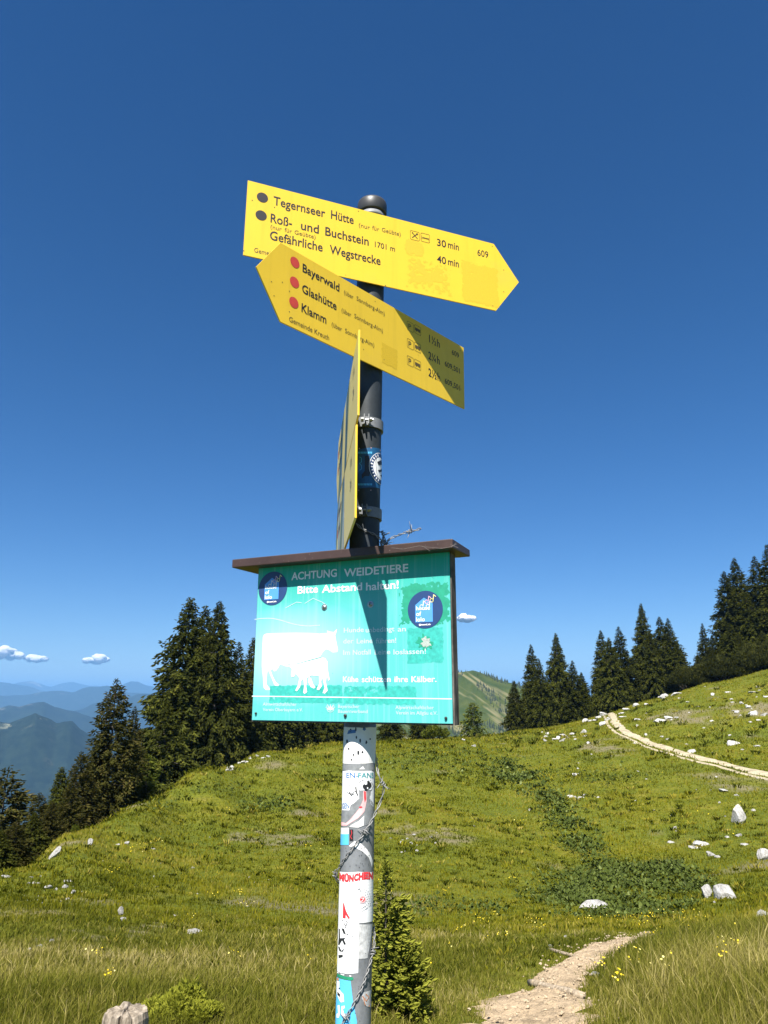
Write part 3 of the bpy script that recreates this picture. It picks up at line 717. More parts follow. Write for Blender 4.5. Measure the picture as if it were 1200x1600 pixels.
for k, px, top, r, lab, wd in (
 ('sparse', 82, 1252, 24, 'bushy dark young spruce beside the tilted pale rock on the left', 1.5),
 ('broad2', 55, 1268, 22, 'brownish young spruce second from the tilted pale rock', 1.7),
 ('sparse', 28, 1282, 20, 'bushy young spruce near the left edge of the meadow', 1.9),
 ('broad', 3, 1296, 18.5, 'low young spruce cut by the left edge of the photo', 1.6),
 ('sparse', 112, 1222, 27, 'young spruce behind the light green shrub on the left slope', 1.4),
 ('sparse', 146, 1215, 31, 'young spruce at the foot of the bare trunked spruce', 1.0),
 ('pine', 205, 1240, 35, 'dark bush right of the pale bare trunk', .7)):
    put_tree(k, px, top, r, lab, GS, 'shrub', wd)
put_tree('greenshrub', 118, 1291, 22.5, 'light green shrub on the edge of the left slope', None, 'shrub', .7)
put_tree('greenshrub', 680, 1138, 68, 'low bush under the right corner of the notice board', None, 'shrub', 1.3)

# young spruce behind the pole and the shrub beside the fence post, close by and so finely twigged
d = ray(603, 1590); q = hit([603], [1588])[0]
dq = ray(603, 1342); rq = math.hypot(q[0], q[1]); HY = EYE + dq[2] / math.hypot(dq[0], dq[1]) * rq - q[2]
V, F, T_, tk = spruce_mesh(seed=31, H=HY, R=.20, h0=.02, step=.036, per=9, p=.8, up=.6, down=.0, tl=.042, tw=.021, dens=.0075, hang=.35, curve=.35, gaps=.42, trunk_r=.014, young=1.0, side=.35)
V2, F2, T2, _k = spruce_mesh(seed=37, H=.36, R=.19, h0=.02, step=.030, per=9, p=.5, up=.5, down=.1, tl=.042, tw=.021, dens=.008, hang=.3, curve=.4, gaps=.3, trunk_r=.008, young=1.0, side=.2)
V = np.concatenate([V, V2 + [.10, -.02, 0]]); F = np.concatenate([F, F2 + F.max() + 1]); T_ = np.concatenate([T_, T2])
ys = empty('young_spruce', (q[0], q[1], q[2] - .02)); tag(ys, 'small young spruce with light green tips growing behind the pole', 'tree')
new_mesh('crown', V, F, M['spruce_young'], ys, False, np.clip(T_ + .12, 0, 1)); tk.build('trunk', M['bark'], ys, True)
q = hit([286], [1590])[0]
VV, FF, TT = [], [], []; nv = 0
for k_, (ox, oy, R_, h_, n_b) in enumerate(((0, 0, .13, .15, 2200), (-.14, .03, .10, .10, 1400), (.13, -.03, .12, .11, 1600), (.05, .10, .12, .17, 1500), (.22, .04, .07, .07, 700), (-.06, -.10, .10, .09, 1100))):
    V, F, T_, tk = pine_mesh(33 + k_, R_, h_, n_b, .030, .013); VV.append(V + [ox, oy, 0]); FF.append(F + nv); TT.append(T_); nv += len(V)
V, F, T_ = np.concatenate(VV), np.concatenate(FF), np.clip(np.concatenate(TT) + .42, 0, 1)
sh = empty('shrub', (q[0] - .01, q[1] - .12, float(ground(q[0], q[1] - .12)) + .02)); sh.scale = (.82, .82, .68); tag(sh, 'yellow green bush beside the grey fence post at bottom left', 'shrub')
new_mesh('crown', V, F, M['bush'], sh, False, T_); tk.build('stem', M['bark'], sh, True)

# a far wood on the green hill: nobody can count it
def hill_wood():
    rng = np.random.default_rng(5); pv_ = hv.reshape(56, 520, 3); V, F = [], []
    def one(P, s):
        b = len(V) * 1
        V.append(np.array([P + [0, 0, s * 1.9], *[P + [s * .42 * math.cos(a), s * .42 * math.sin(a), -1.2] for a in (0, 1.26, 2.5, 3.77, 5.03)]]))
    px0, px1 = 400, 1050
    for k in range(5200):
        c = rng.integers(190, 420); i = rng.integers(4, 34)
        pxx = px0 + (px1 - px0) * c / 519; P = pv_[i, c] + rng.normal(0, 3.5, 3) * [1, 1, 0]
        along = abs((pxx - 705) * .62 - (i - 13) * -5 - 12)
        n = float(fbm(P[0] / 36, P[2] / 36 + P[1] / 54, 3, 4))
        crest = (i >= 26 and pxx > 752) or (i >= 25 and pxx < 722)
        belt = abs((pxx - 722) - (27 - i) * 7.0) < 14 + 8 * n and i < 24
        if crest and rng.random() < .9 or belt and n > -.35 or (i < 15 and n > .0): one(P, rng.uniform(1.3, 2.5))
    V_ = np.concatenate(V); m = len(V); F = np.concatenate([np.array([[6 * k, 6 * k + 1 + j, 6 * k + 1 + (j + 1) % 5] for j in range(5)]) for k in range(m)])
    o = new_mesh('far_wood', V_, F, plain('far_wood_green', (.022, .034, .014), .9, var=.4, scale=.05)); tag(o, kind='stuff')
hill_wood()

# ------------------------------------------------------------------ limestone rocks
def rock_mesh(seed, sq):
    rng = np.random.default_rng(seed); v, f = ico_sphere(4); v = v.copy()
    v *= (1 + .16 * fbm(v[:, 0] * 1.4 + seed, v[:, 1] * 1.4 + v[:, 2] * 1.2, 3, seed))[:, None]
    for _ in range(16):
        n = norm(rng.normal(size=3) * [1, 1, .8]); lim = rng.uniform(.42, .80); dd = v @ n
        v -= np.where(dd > lim, (dd - lim) * .93, 0)[:, None] * n
    v *= (1 + .05 * fbm(v[:, 0] * 5 + seed, v[:, 1] * 5 + v[:, 2] * 4, 3, seed + 2))[:, None] * 1.08
    v *= np.array([1, sq[0], sq[1]])
    me = new_mesh('rock', v, np.array(f), M['rock'], None, False, link=False); me.data.update(); return me.data
ROCKS = [rock_mesh(40 + i, s) for i, s in enumerate([(.8, .6), (.9, .75), (.7, .5), (.85, .95), (.75, .42), (.9, .62), (.8, .7)])]
NRK = [0]; ROCK_POS = []
def rock(px, py, wpx, label, hgt=None, kind=None, rot=None, tilt=0.0, group=None):
    """py is the row where the rock meets the turf"""
    P = hit([px], [py])[0]
    if np.isnan(P[0]):
        P = hit([px], [py + 6])[0]
        if np.isnan(P[0]): return
    r = math.hypot(P[0], P[1]); s = wpx * r / FPX / 2 * 1.08
    i = NRK[0] % len(ROCKS) if kind is None else kind; NRK[0] += 1
    o = bpy.data.objects.new('rock', ROCKS[i]); COL.objects.link(o)
    zs = s if hgt is None else s * hgt
    if wpx > 15: ROCK_POS.append((P[0], P[1] - s * .4, s * 1.15))
    o.location = (P[0], P[1] + s * .3, float(ground(P[0], P[1] + s * .3)) + zs * (.12 if hgt and hgt > 1 else .04) + (.012 if 3 < math.hypot(P[0], P[1]) < 10.5 else 0)); o.scale = (s, s, zs)
    o.rotation_euler = (random.uniform(-.15, .15), tilt, random.uniform(0, 6.28) if rot is None else rot)
    if 'tilted' in label: o.scale = (s * .75, s * .8, s * 1.9); o.rotation_euler = (0, .62, .2)
    tag(o, label, 'rock', group or 'white limestone rocks strewn over the meadow')
BIG = [
 (1140, 1404, 46, 'big white boulder with a dark hollow under it at the right', .8, 6), (1107, 1402, 20, 'small rough boulder leaning beside the big white one', 1.2, 3),
 (1118, 1411, 8, 'fist sized white stone in front of the big right boulder', 1, 0), (924, 1420, 44, 'smooth white boulder at the edge of the leafy dock patch', .78, 5),
 (1155, 1287, 24, 'upright angular white rock alone on the right slope', 1.5, 3), (1098, 1322, 36, 'broad flat pale outcrop low on the right slope', .6, 4),
 (1088, 1326, 18, 'left fragment of the broad flat outcrop', .7, 2), (1111, 1338, 14, 'white cube-like stone below the broad flat outcrop', .9, 1), (1121, 1340, 11, 'grey stone right of the cube-like stone', .9, 0),
 (1198, 1343, 20, 'pale rock half cut by the right edge', 1.1, 3), (1198, 1432, 24, 'grey rock at the right edge below the big boulder', .9, 0),
 (1131, 1238, 14, 'white rock under the gravel track, upper of a pair', .8, 5), (1152, 1245, 10, 'white rock under the gravel track, lower of a pair', .8, 2),
 (1156, 1308, 10, 'small stone below the upright angular rock', .8, 1), (1165, 1322, 15, 'low white stone below the upright angular rock', .6, 4), (1178, 1268, 7, 'tiny stone right of the upright angular rock', .8, 6),
 (1137, 1310, 7, 'tiny stone left below the upright angular rock', .7, 6), (1050, 1319, 11, 'lone pale stone left of the flat outcrop', .9, 2), (1055, 1296, 8, 'lone small stone above the flat outcrop', .9, 1),
 (899, 1212, 13, 'lone white rock in mid meadow above the green band', .7, 5), (893, 1246, 19, 'largest stone of the short row beside the green band', .6, 4),
 (300, 1460, 26, 'flat white stone lying in the left foreground turf', .75, 4), (188, 1430, 11, 'pointed pale rock in the left meadow', 1.3, 3), (191, 1439, 9, 'little stone below the pointed pale rock', .8, 1),
 (80, 1342, 14, 'long tilted pale rock at the edge of the dark bushes', 1.7, 3), (76, 1390, 12, 'rounded white stone on the left slope', 1.1, 5), (100, 1388, 11, 'lower stone of the pair on the left slope', 1.2, 0),
 (105, 1378, 12, 'upper stone of the pair on the left slope', 1.0, 2), (113, 1397, 9, 'stone right of the pair on the left slope', 1.0, 6), (103, 1406, 12, 'grey stone below the pair on the left slope', .8, 4),
 (62, 1483, 14, 'pale stone at far left above the tall grass', .8, 2), (78, 1474, 10, 'yellowish stone above the tall grass at left', .7, 6), (44, 1489, 9, 'grey stone at far left above the tall grass', .9, 1),
 (140, 1321, 10, 'slim white stone near the light green shrub', 1.3, 3), (183, 1321, 10, 'white stone right of the slim one', .6, 4), (198, 1319, 9, 'grey stone beside the white one on the left slope', .8, 1),
 (238, 1328, 10, 'flat pale stone on the left slope above the meadow', .6, 4), (8, 1372, 16, 'pale rock at the left edge of the photo', .6, 5), (52, 1381, 9, 'grey stone in the turf near the left edge', .8, 0),
 (301, 1357, 5, 'tiny white stone in the middle of the left meadow', .8, 1), (301, 1326, 5, 'tiny pale stone high on the left meadow', .8, 0), (273, 1433, 6, 'tiny pale stone above the flat white stone', .8, 2),
 (863, 1483, 9, 'white stone at the end of the upper wooden step', .9, 5), (931, 1526, 18, 'pale flat stone on the right side of the footpath', .7, 4), (885, 1467, 9, 'stone in the turf left of the path end', .5, 1), (1036, 1461, 9, 'pale stone at the far end of the footpath', .8, 2),
 (741, 1167, 10, 'single white stone below the rounded young tree', .8, 1), (724, 1157, 14, 'grey low rock below the rounded young tree', .6, 0), (828, 1268, 5, 'tiny stone left of the green band', .8, 3), (740, 1291, 7, 'small pale stone right of the young spruce', .6, 4),
 (1083, 1175, 22, 'grey outcrop just above the gravel track', .7, 2), (1148, 1163, 24, 'grey outcrop right above the gravel track', .7, 0), (1185, 1167, 12, 'small grey rock above the track near the right edge', .6, 4),
 (1032, 1128, 26, 'grey outcrop on the slope above the bend of the track', .7, 2), (1045, 1124, 14, 'smaller rock right of the grey outcrop above the bend', .7, 1), (994, 1126, 12, 'pale rock between the track bend and the grey outcrop', .8, 5),
 (1178, 1118, 18, 'grey rock high on the right slope', .9, 0), (1185, 1126, 11, 'pale rock below the grey rock high on the right slope', .8, 2), (1174, 1130, 9, 'lowest pale rock of the high right three', .8, 4),
]
for b in BIG: rock(b[0], b[1], b[2], b[3], b[4], b[5], None, .55 if 'tilted' in b[3] else 0.0)
rng = np.random.default_rng(99)
def scatter(n, x0, x1, y0, y1, w0, w1, label, group, line=None):
    for k in range(n):
        px = rng.uniform(x0, x1); py = rng.uniform(y0, y1) if line is None else np.interp(px, *line) + rng.uniform(y0, y1)
        rock(px, py, rng.uniform(w0, w1), label, rng.uniform(.5, 1.0), None, None, 0, group)
scatter(19, 822, 922, 1143, 1165, 5, 12, 'white stone in the heap on the turf below the first skyline clump', 'stone heap below the first clump')
scatter(8, 886, 940, 1240, 1252, 5, 9, 'small stone in the short row beside the green band', 'short row of stones')
scatter(17, 905, 1075, -3, 10, 8, 18, 'grey limestone block along the foot of the skyline spruces', 'blocks along the foot of the spruces', ([905, 950, 1000, 1050, 1075], [1126, 1108, 1094, 1078, 1072]))
scatter(8, 925, 985, 1112, 1140, 6, 14, 'grey rock around the bend of the gravel track', 'rocks around the track bend')
scatter(26, 990, 1200, 1072, 1180, 3, 7.5, 'small pale stone on the slope above the gravel track', 'stones above the gravel track')
scatter(16, 1130, 1200, 1075, 1120, 4, 11, 'pale stone on the stony upper right slope', 'stones on the upper right slope')
scatter(22, 900, 1190, 1180, 1300, 2.5, 5, 'tiny pale stone scattered in the turf below the track', 'stones below the track')
scatter(14, 350, 420, 0, 6, 6, 11, 'grey stone on the crest under the big spruce trio', 'stones on the left crest', ([350, 380, 420], [1196, 1185, 1178]))
scatter(16, 20, 130, 1365, 1415, 3, 6, 'tiny pale stone on the left slope', 'stones on the left slope')
scatter(16, 590, 690, 1295, 1335, 3, 7, 'grey pebble on the bare patch right of the pole', 'pebbles on the bare patch')
scatter(10, 150, 420, 1300, 1420, 3, 4.5, 'tiny white stone in the left meadow turf', 'stones in the left meadow')

def path_gravel():
    rng = np.random.default_rng(12); L, h = PATHS[0]; n = 700; k = rng.integers(0, len(L), n)
    x = L[k, 0] + rng.normal(0, .6, n) * h[k]; y = L[k, 1] + rng.normal(0, .25, n); z = ground(x, y); s = .004 + .012 * rng.random(n) ** 4
    iv, if_ = ico_sphere(1); V = iv[None] * s[:, None, None] * np.array([1, .85, .65]) * (1 + .25 * rng.normal(size=(n, len(iv), 1))) + np.stack([x, y, z + .035], 1)[:, None]
    F = (np.array(if_)[None] + (np.arange(n) * len(iv))[:, None, None]).reshape(-1, 3)
    tag(new_mesh('path_gravel', V.reshape(-1, 3), F, plain('path_pebbles', (.34, .27, .18), .9, var=.4, scale=30)), kind='stuff')
path_gravel()
# ------------------------------------------------------------------ grass, leafy patches, flowers
def blades(n, r0, r1, seed, hfun, wfun, segs, cam_px=(-60, 1260), keep=None):
    rng = np.random.default_rng(seed)
    a = rng.uniform(float(az_of(cam_px[0])), float(az_of(cam_px[1])), n); lr = rng.uniform(math.log(r0), math.log(r1), n)
    r = np.exp(lr); x = r * np.sin(a); y = r * np.cos(a)
    # tufts: pull blades towards clump centres
    nc = max(1, n // 14); ci = rng.integers(0, nc, n); ca = rng.uniform(a.min(), a.max(), nc); cr = np.exp(rng.uniform(lr.min(), lr.max(), nc))
    cs = np.clip(.012 * cr[ci], .05, .6); inc = rng.random(n) < .72; q_ = np.abs(rng.normal(0, 1, n)) * cs; t_ = rng.uniform(0, 6.283, n)
    x = np.where(inc, cr[ci] * np.sin(ca[ci]) + q_ * np.cos(t_), x); y = np.where(inc, cr[ci] * np.cos(ca[ci]) + q_ * np.sin(t_), y)
    r = np.hypot(x, y)
    clump = np.where(inc, rng.normal(0, 1, nc)[ci], 0)
    pd = path_dist(x, y); ok = pd > np.where(rng.random(n) < .30, -.13, -.03) * rng.random(n)
    ok &= BARE(x, y) * .62 < rng.random(n)
    if keep is not None: ok &= keep(x, y, rng)
    x, y, r, clump = x[ok], y[ok], r[ok], clump[ok]; n = len(x); z = ground(x, y)
    big = fbm(x / 2.5, y / 2.5, 3, 21); h = hfun(r, x, y) * rng.uniform(.55, 1.25, n) * (1 + .35 * big) * (1 + .22 * clump).clip(.5, 1.7); wd = wfun(r) * rng.uniform(.7, 1.3, n)
    th = rng.uniform(0, 6.283, n); lean = rng.uniform(.1, .75, n); dx = np.cos(th) * lean + .05; dy = np.sin(th) * lean
    fa = rng.uniform(0, 6.283, n); sx, sy = np.cos(fa), np.sin(fa)
    tint = np.clip(.425 + .17 * rng.normal(size=n) + .10 * clump + .30 * fbm(x / 1.1, y / 1.1, 3, 77) + .42 * fbm(x / 6, y / 6, 4, 78) + .34 * fbm(x / 2.2, y / 2.2, 4, 79), 0, 1)
    if segs == 2: tint = np.clip(tint - .12 * sstep(8, 18, np.degrees(np.arctan2(x, y))), 0, 1)
    V = []; T_ = []
    base = np.stack([x, y, z - .015], 1); side = np.stack([sx, sy, 0 * sx], 1)
    if segs == 2:
        m = base + np.stack([dx * h * .22, dy * h * .22, h * .55], 1); tip = base + np.stack([dx * h * .8, dy * h * .8, h * (1 - .25 * lean)], 1)
        V = np.stack([base - side * (wd * .5)[:, None], base + side * (wd * .5)[:, None], m + side * (wd * .42)[:, None], m - side * (wd * .42)[:, None], tip], 1).reshape(-1, 3)
        k = np.arange(n)[:, None] * 5; F = [k + np.array([0, 1, 2, 3]), k + np.array([3, 2, 4])]; T_ = np.repeat(tint, 5) + np.tile([-.12, -.12, 0, 0, .12], n)
    else:
        tip = base + np.stack([dx * h * .6, dy * h * .6, h], 1)
        V = np.stack([base - side * (wd * .5)[:, None], base + side * (wd * .5)[:, None], tip], 1).reshape(-1, 3)
        k = np.arange(n)[:, None] * 3; F = [k + np.array([0, 1, 2])]; T_ = np.repeat(tint, 3) + np.tile([-.1, -.1, .1], n)
    return V, F, np.clip(T_, 0, 1)
GRASS = [(0, (.050, .064, .007)), (.36, (.125, .134, .014)), (.62, (.20, .188, .030)), (.82, (.33, .28, .085)), (1, (.46, .39, .17))]
M['grass'] = leafy('meadow_grass', GRASS, .35, 0, .6)
M['turf'] = leafy('short_turf', [(0, (.036, .046, .003)), (.28, (.104, .114, .006)), (.55, (.175, .170, .009)), (.8, (.235, .206, .022)), (1, (.32, .27, .065))], .3, 0, .7)
def hn(r, x, y):
    a = np.degrees(np.arctan2(x, y)); right = sstep(8, 20, a) * (1 - sstep(6.5, 9.5, r)); left = (1 - sstep(4, 12, a)) * (1 - sstep(7.5, 10.5, r))
    patho = sstep(.0, .5, path_dist(x, y))
    return (.04 + .125 * right + .05 * left) * (.6 + .4 * patho)
V, F, T_ = blades(230000, 3.2, 11, 1, hn, lambda r: np.clip(.0008 * r, .0026, .008), 2)
tag(new_mesh('meadow_grass', V, F, M['grass'], None, False, T_), kind='stuff')
V, F, T_ = blades(90000, .9, 9, 5, lambda r, x, y: np.where(r < 3.4, .08, hn(r, x, y)), lambda r: np.clip(.0010 * r, .003, .009), 2, (-1600, 2800))
tag(new_mesh('verge_grass', V, F, M['grass'], None, False, T_), kind='stuff')
V, F, T_ = blades(40000, 9, 80, 6, lambda r, x, y: np.clip(.05 + .0018 * r, .05, .14), lambda r: np.clip(.003 * r, .02, .14), 1, (-2500, 3700))
tag(new_mesh('outer_turf', V, F, M['turf'], None, False, T_), kind='stuff')
V, F, T_ = blades(260000, 9, 95, 2, lambda r, x, y: np.clip(.035 + .0016 * r, .04, .13), lambda r: np.clip(.0013 * r, .010, .09), 1, (-40, 1240))
tag(new_mesh('short_turf', V, F, M['turf'], None, False, T_), kind='stuff')

def tussocks():
    rng = np.random.default_rng(41); nc, nb = 3400, 16
    a = rng.uniform(float(az_of(-40)), float(az_of(1240)), nc); r = np.exp(rng.uniform(math.log(6.5), math.log(75), nc)); cx, cy = r * np.sin(a), r * np.cos(a)
    ok = (fbm(cx / 4, cy / 4, 3, 91) > -.15) & (path_dist(cx, cy) > .15); cx, cy, r = cx[ok], cy[ok], r[ok]; nc = len(cx)
    sz = np.clip(.0042 * r, .05, .22) * rng.uniform(.5, 1.5, nc); ct = np.clip(rng.choice([.08, .16, .62, .85], nc, p=[.4, .3, .2, .1]) + rng.normal(0, .06, nc), 0, 1)
    k = np.repeat(np.arange(nc), nb); n = len(k); q = np.abs(rng.normal(0, .8, n)) * sz[k]; t = rng.uniform(0, 6.283, n); x, y = cx[k] + q * np.cos(t), cy[k] + q * np.sin(t) * .8
    z = ground(x, y); h = sz[k] * rng.uniform(.5, 1.3, n); wd = np.clip(.0016 * r[k], .008, .10) * rng.uniform(.7, 1.4, n)
    fa = rng.uniform(0, 6.283, n); side = np.stack([np.cos(fa), np.sin(fa), 0 * fa], 1); b = np.stack([x, y, z - .01], 1)
    tip = b + np.stack([np.cos(t) * h * .7, np.sin(t) * h * .7, h], 1); m = b * .45 + tip * .55 + np.stack([0 * h, 0 * h, h * .12], 1)
    V = np.stack([b, m + side * (wd * .5)[:, None], tip, m - side * (wd * .5)[:, None]], 1).reshape(-1, 3)
    return V, [np.arange(len(V)).reshape(-1, 4)], np.clip(np.repeat(ct[k] + rng.normal(0, .07, n), 4), 0, 1)
V, F, T_ = tussocks()
tag(new_mesh('grass_tussocks', V, F, M['turf'], None, False, T_), kind='stuff')
def leaf_patch(regions, seed):
    rng = np.random.default_rng(seed); PX, PY = [], []
    for (n, kind, *g) in regions:
        if kind == 'e':
            cx, cy, rx, ry = g; t = rng.uniform(0, 6.283, n); q = np.sqrt(rng.uniform(0, 1, n)); jag = 1 + .22 * vnoise(np.cos(t) * 3, np.sin(t) * 3, seed)
            PX.append(cx + rng.normal(0, 9, n) + rx * q * np.cos(t) * jag); PY.append(cy + rng.normal(0, 4, n) + ry * q * np.sin(t) * jag)
        else:
            line, wd = g; line = np.array(line, float); t = rng.uniform(0, len(line) - 1, n); i = np.floor(t).astype(int); f = t - i
            p = line[i] * (1 - f)[:, None] + line[np.minimum(i + 1, len(line) - 1)] * f[:, None]
            PX.append(p[:, 0] + rng.normal(0, wd * .5, n)); PY.append(p[:, 1] + rng.normal(0, wd * .32, n))
    P = hit(np.concatenate(PX), np.concatenate(PY)); P = P[~np.isnan(P[:, 0])]
    dn = fbm(P[:, 0] / 1.3, P[:, 1] / 1.3, 3, 6); P = P[rng.uniform(-.45, .5, len(P)) < dn]
    for (rx_, ry_, rr_) in ROCK_POS: P = P[np.hypot(P[:, 0] - rx_, P[:, 1] - ry_) > rr_]
    n = len(P); r = np.hypot(P[:, 0], P[:, 1]); s = np.clip(.0044 * r, .05, .18) * rng.uniform(.6, 1.3, n)
    th = rng.uniform(0, 6.283, n); el = rng.uniform(.1, .9, n)
    D = np.stack([np.cos(th) * np.cos(el), np.sin(th) * np.cos(el), np.sin(el)], 1); S = np.stack([-np.sin(th), np.cos(th), 0 * th], 1); N = np.cross(D, S)
    B = P + np.stack([0 * r, 0 * r, rng.uniform(.01, .12, n) * np.clip(r / 18, .4, 1.1)], 1)
    c = lambda a, b, k: B + D * (s * a)[:, None] + S * (s * b)[:, None] + N * (s * k)[:, None]
    V = np.stack([c(0, 0, 0), c(.3, .36, -.10), c(.75, .30, -.06), c(1.05, 0, .10), c(.75, -.30, -.06), c(.3, -.36, -.10), c(.5, 0, .04)], 1).reshape(-1, 3)
    k = np.arange(n)[:, None] * 7; F = [k + np.array(f) for f in ([0, 1, 6], [1, 2, 6], [2, 3, 6], [3, 4, 6], [4, 5, 6], [5, 0, 6])]
    T_ = np.repeat(np.clip(rng.normal(.42, .22, n), 0, 1), 7)
    return V, F, T_
M['dock'] = leafy('dock_leaves', [(0, (.030, .042, .007)), (.45, (.065, .088, .016)), (.8, (.12, .15, .034)), (1, (.20, .23, .08))], .3, 0, .5)
V, F, T_ = leaf_patch([(9800, 'e', 985, 1392, 118, 44), (900, 'e', 860, 1396, 55, 22), (3900, 'l', [(770, 1195), (810, 1212), (845, 1232), (868, 1262), (885, 1290), (900, 1312), (935, 1345)], 32),
    (1500, 'l', [(600, 1180), (680, 1185), (770, 1195), (830, 1215)], 40), (1100, 'l', [(625, 1425), (700, 1418), (790, 1425)], 22), (260, 'e', 420, 1260, 48, 9), (120, 'e', 330, 1235, 60, 7), (350, 'e', 905, 1432, 50, 10), (150, 'e', 950, 1215, 55, 20), (90, 'e', 250, 1262, 30, 7)], 14)
tag(new_mesh('dock_leaves', V, F, M['dock'], None, False, T_), kind='stuff')
def flowers(regions, seed):
    rng = np.random.default_rng(seed); PX, PY = [], []
    for n, x0, x1, y0, y1 in regions:
        m = int(n * .33); cx = rng.uniform(x0, x1, max(1, m // 5)); cy = rng.uniform(y0, y1, max(1, m // 5)); i = rng.integers(0, len(cx), m)
        PX.append(cx[i] + rng.normal(0, 7, m)); PY.append(cy[i] + rng.normal(0, 2.5, m))
    P = hit(np.concatenate(PX), np.concatenate(PY)); P = P[~np.isnan(P[:, 0])]; P = P[path_dist(P[:, 0], P[:, 1]) > .05]
    n = len(P); r = np.hypot(P[:, 0], P[:, 1]); s = np.clip(.0006 * r, .006, .016) * rng.uniform(.7, 1.3, n)
    C = P + np.stack([0 * r, 0 * r, hn(r, P[:, 0], P[:, 1]) * rng.uniform(.5, 1.0, n) + .03], 1)
    N = np.stack([rng.normal(0, .4, n), -.5 + rng.normal(0, .3, n), np.ones(n)], 1); N /= np.linalg.norm(N, axis=1)[:, None]
    S1 = np.cross(N, [0, 1, .2]); S1 /= np.linalg.norm(S1, axis=1)[:, None]; S2 = np.cross(N, S1)
    V = [C]
    for k in range(6):
        a = k * math.pi / 3; V.append(C + (S1 * math.cos(a) + S2 * math.sin(a)) * s[:, None] + N * (s * .3)[:, None])
    V = np.stack(V, 1).reshape(-1, 3); k = np.arange(n)[:, None] * 7
    return V, [k + np.array([0, 1 + j, 1 + (j + 1) % 6]) for j in range(6)], np.repeat(rng.uniform(0, 1, n), 7)
M['flower'] = leafy('yellow_petals', [(0, (.70, .50, .02)), (.6, (.82, .66, .05)), (1, (.80, .74, .30))], .3, 0)
V, F, T_ = flowers([(260, 955, 1095, 1426, 1444), (130, 700, 830, 1432, 1478), (90, 810, 960, 1440, 1460), (240, 960, 1200, 1445, 1560), (40, 930, 950, 1525, 1532), (140, 0, 520, 1310, 1450), (70, 20, 520, 1460, 1590), (60, 180, 240, 1318, 1335), (200, 760, 1200, 1180, 1330), (80, 590, 800, 1340, 1400), (40, 320, 450, 1220, 1300), (60, 640, 720, 1470, 1560)], 3)
tag(new_mesh('yellow_wildflowers', V, F, M['flower'], None, False, T_), kind='stuff')

# ------------------------------------------------------------------ fence post and wooden steps
def fence_post():
    d = ray(197, 1577); h = math.hypot(d[0], d[1]); r = 2.6; x, y = d[0] / h * r, d[1] / h * r; top = EYE + d[2] / h * r; g = float(ground(x, y))
    root = empty('fence_post', (x, y, g)); tag(root, 'weathered grey wooden post with a split top at bottom left', 'post')
    rng = np.random.default_rng(3); H = top - g
    n = 120; rings = [-.2, .1, .3, .45, H - .10, H - .05, H - .02, H - .004]
    V = []
    for k, z in enumerate(rings):
        a = np.linspace(0, 2 * math.pi, n, endpoint=False)
        rad = .066 * (1 + .05 * np.cos(2 * a + 1) + .03 * vnoise(np.cos(a) * 4, np.sin(a) * 4, 2) + .022 * vnoise(np.cos(a) * 14, np.sin(a) * 14, 5))
        rad = rad * (1 - .30 * np.exp(-((a - 4.72) / .055) ** 2)) * (1 - .14 * np.exp(-((a - 5.35) / .03) ** 2)) * (1 - .12 * np.exp(-((a - 4.1) / .025) ** 2))      # drying cracks
        if k == len(rings) - 1: rad = rad * .93
        zz = z + (0 if k < 5 else .007 * vnoise(np.cos(a) * 5, np.sin(a) * 5, 9))
        V.append(np.stack([rad * np.cos(a), rad * np.sin(a), np.broadcast_to(zz, a.shape)], 1))
    last = V[-1]
    for sc in (.75, .45, .15): V.append(np.stack([last[:, 0] * sc, last[:, 1] * sc, last[:, 2] + .008 * vnoise(last[:, 0] * sc * 60, last[:, 1] * sc * 60, 4)], 1))
    m = len(V); F = np.concatenate([np.stack([k * n + np.arange(n), k * n + (np.arange(n) + 1) % n, (k + 1) * n + (np.arange(n) + 1) % n, (k + 1) * n + np.arange(n)], 1) for k in range(m - 1)])
    V = np.concatenate(V); o = new_mesh('post', V, [F, np.array([[(m - 1) * n + k for k in range(n)]])], M['post_wood'], root, False)
fence_post()
for (a, b, lab, rad) in (((858, 1487), (938, 1510), 'thin pale log laid across the upper end of the footpath', .016), ((828, 1541), (912, 1562), 'thicker pale log laid across the lower footpath', .024)):
    P = hit([a[0], b[0]], [a[1], b[1]]); t = np.linspace(0, 1, 9)[:, None]; Q = P[0] * (1 - t) + P[1] * t; Q[:, 2] = np.maximum(ground(Q[:, 0], Q[:, 1]) + rad * .5, Q[:, 2] * 0 + ground(Q[:, 0], Q[:, 1]) + rad * .4)
    Q[:, 2] = np.poly1d(np.polyfit(t[:, 0], Q[:, 2], 1))(t[:, 0]) + rad * .35
    o = MB().tube(Q - Q[0], rad * (1 + .12 * vnoise(t[:, 0] * 7, t[:, 0], 3)), 10).build('wooden_step', M['log'], None, True); o.location = Q[0]; tag(o, lab, 'step log', 'log steps in the footpath')

